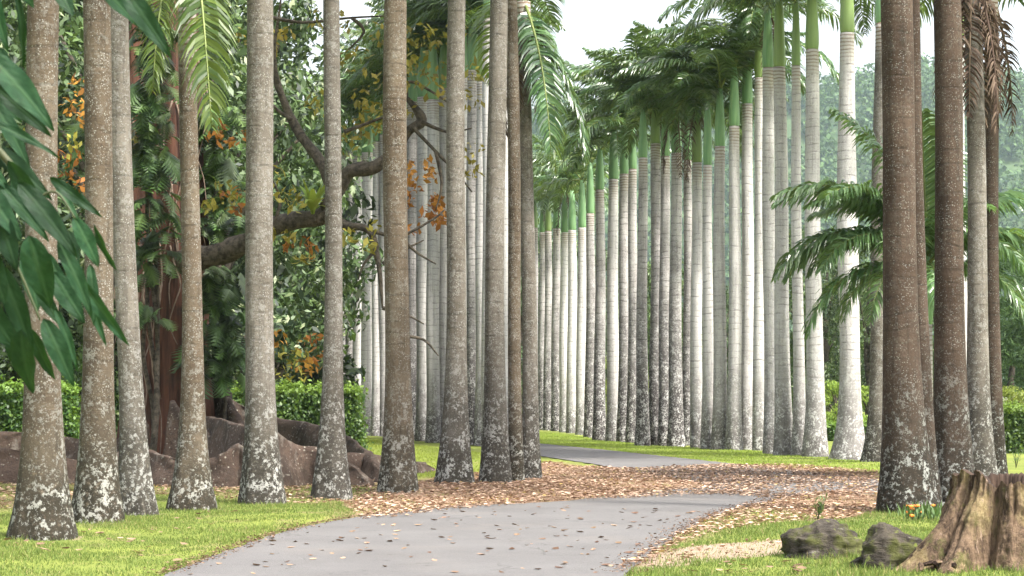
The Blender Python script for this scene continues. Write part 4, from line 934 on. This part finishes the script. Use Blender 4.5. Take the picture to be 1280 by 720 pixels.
# ------------------------------------------------------------------ overhanging foliage close by on the left
def big_leaf_mesh(seed, asp, bend):
    r = random.Random(seed); nu, nv = 16, 8; V = []; F = []; vein = []
    for i in range(nu+1):
        t = i/nu; w = asp*.5*(math.sin(math.pi*t**.8)**.75)*(1-.18*t); x = t; zc = -bend*t*t
        for j in range(nv+1):
            s = j/nv*2-1; y = s*w; z = zc+.28*abs(y)-.35*y*y+.018*math.sin(t*14+s*2+seed)*abs(s)
            V.append((x, y, z)); side = (t*9-abs(s)*1.6) % 1.0
            vein.append(max(1.0 if abs(s) < .05 else 0, (1-min(1, abs(side-.5)*7))*.55))
    for i in range(nu):
        for j in range(nv):
            a = i*(nv+1)+j; F.append((a, a+1, a+nv+2, a+nv+1))
    me = mesh('big_leaf', V, F, True, {'vein': vein}); me.materials.append(M['bigleaf']); return me
BL = [big_leaf_mesh(i, asp, bd) for i, (asp, bd) in enumerate(((.36, .1), (.42, .2), (.48, .14), (.55, .22), (.62, .18), (.30, .25)))]
DF = 6.0; o0 = Vector((-2.35, 6.1, 0))
ov = empty('overhanging_tree', o0, 'small tree reaching in with large glossy dark green leaves', 'tree')
v, f = tube(smooth_path([(0, 0, -.05), (.05, .05, 1.0), (-.03, 0, 2.1), (.05, 0, 3.4)], 4), list(np.linspace(.09, .05, 13)), 10, .15); link('trunk', mesh('small_trunk', v, f), M['bark_tree'], ov)
def twig(pts, w0, w1, d=DF):
    P = [A(x, y, d)-o0 for x, y in pts]; C = smooth_path([tuple(p) for p in P], 5)
    v, f = tube([tuple(c) for c in C], list(np.linspace(w0, w1, len(C))), 6); link('branch', mesh('leafy_branch', v, f), M['twig'], ov)
twig([(-355, 100), (-200, 110), (-60, 140), (0, 190), (45, 250), (85, 305), (105, 355)], .02, .004)
twig([(-355, 60), (-120, -40), (20, -30), (120, -25), (170, -8)], .02, .004)
twig([(-60, 140), (-20, 260), (20, 330), (50, 400)], .009, .003)
twig([(0, 190), (-5, 120), (-12, 70)], .006, .003)
twig([(45, 250), (70, 240), (95, 275)], .005, .003)
def bleaf(bx, by, tx, ty, w, roll=0.0, dd=0.0, pitch=0.0):
    a = A(bx, by, DF+dd); b = A(tx, ty, DF+dd+pitch); L = (b-a).length; asp = .86*w/max(1, math.hypot(tx-bx, ty-by))
    me = min(BL, key=lambda m: abs(BLA[m.name]-asp)); x = (b-a).normalized()
    nrm = Vector((math.sin(roll), -1.0, .45*math.cos(roll))); y = nrm.cross(x).normalized(); z = x.cross(y)
    o = link('leaf', me, None, ov); m = Matrix((x, y, z)).transposed().to_4x4(); o.matrix_local = Matrix.Translation(a-o0) @ m @ Matrix.Scale(L, 4) @ Matrix.Scale(asp/BLA[me.name], 4, Vector((0, 1, 0)))
BLA = {m.name: a for m, a in zip(BL, (.36, .42, .48, .55, .62, .30))}
for L_ in [(-22, 62, 72, 152, 46, .2), (-10, 105, 62, 166, 28, -.3), (-20, 150, 70, 182, 16, .4), (-20, 178, 66, 240, 34, .1), (22, 228, 98, 312, 36, .15), (62, 222, 122, 266, 18, -.4), (92, 272, 126, 334, 30, .3), (-4, 262, 20, 338, 36, -.1),
           (36, 294, 62, 388, 48, .0), (72, 300, 122, 394, 28, .35), (98, 346, 158, 436, 22, -.35), (-2, 330, 46, 444, 36, .2), (26, 412, 34, 494, 46, -.5), (54, 398, 94, 482, 34, .1), (68, 385, 104, 462, 16, .5), (118, 280, 140, 346, 13, -.5), (66, 340, 104, 402, 32, -.2),
           (-30, 225, 30, 300, 40, .4), (-30, 300, 12, 380, 44, .3), (-25, 370, 18, 440, 40, -.3), (110, -30, 178, 26, 30, .1), (150, -22, 210, 64, 32, -.2), (60, -34, 92, 16, 32, .3), (15, -40, 40, 8, 26, -.2), (-20, -30, 12, 60, 24, .2), (20, -10, 38, 84, 14, .6), (0, 60, 12, 110, 22, -.4), (112, 330, 122, 404, 18, .5), (10, 200, 60, 280, 30, -.5), (-15, 120, 44, 205, 30, .5)]:
    bleaf(*L_, dd=random.uniform(-.25, .3), pitch=random.uniform(-.06, .06))
    if L_[0] < 100 and L_[1] > 50:                             # a second, smaller leaf behind most of them
        jx, jy = random.uniform(-26, 8), random.uniform(-20, 26); x0_, y0_, x1_, y1_, w_ = L_[:5]
        bleaf(x0_+jx, y0_+jy, x0_+jx+(x1_-x0_)*.75+random.uniform(-16, 10), y0_+jy+(y1_-y0_)*.8, w_*.7, random.uniform(-.6, .6), dd=random.uniform(.25, .5))
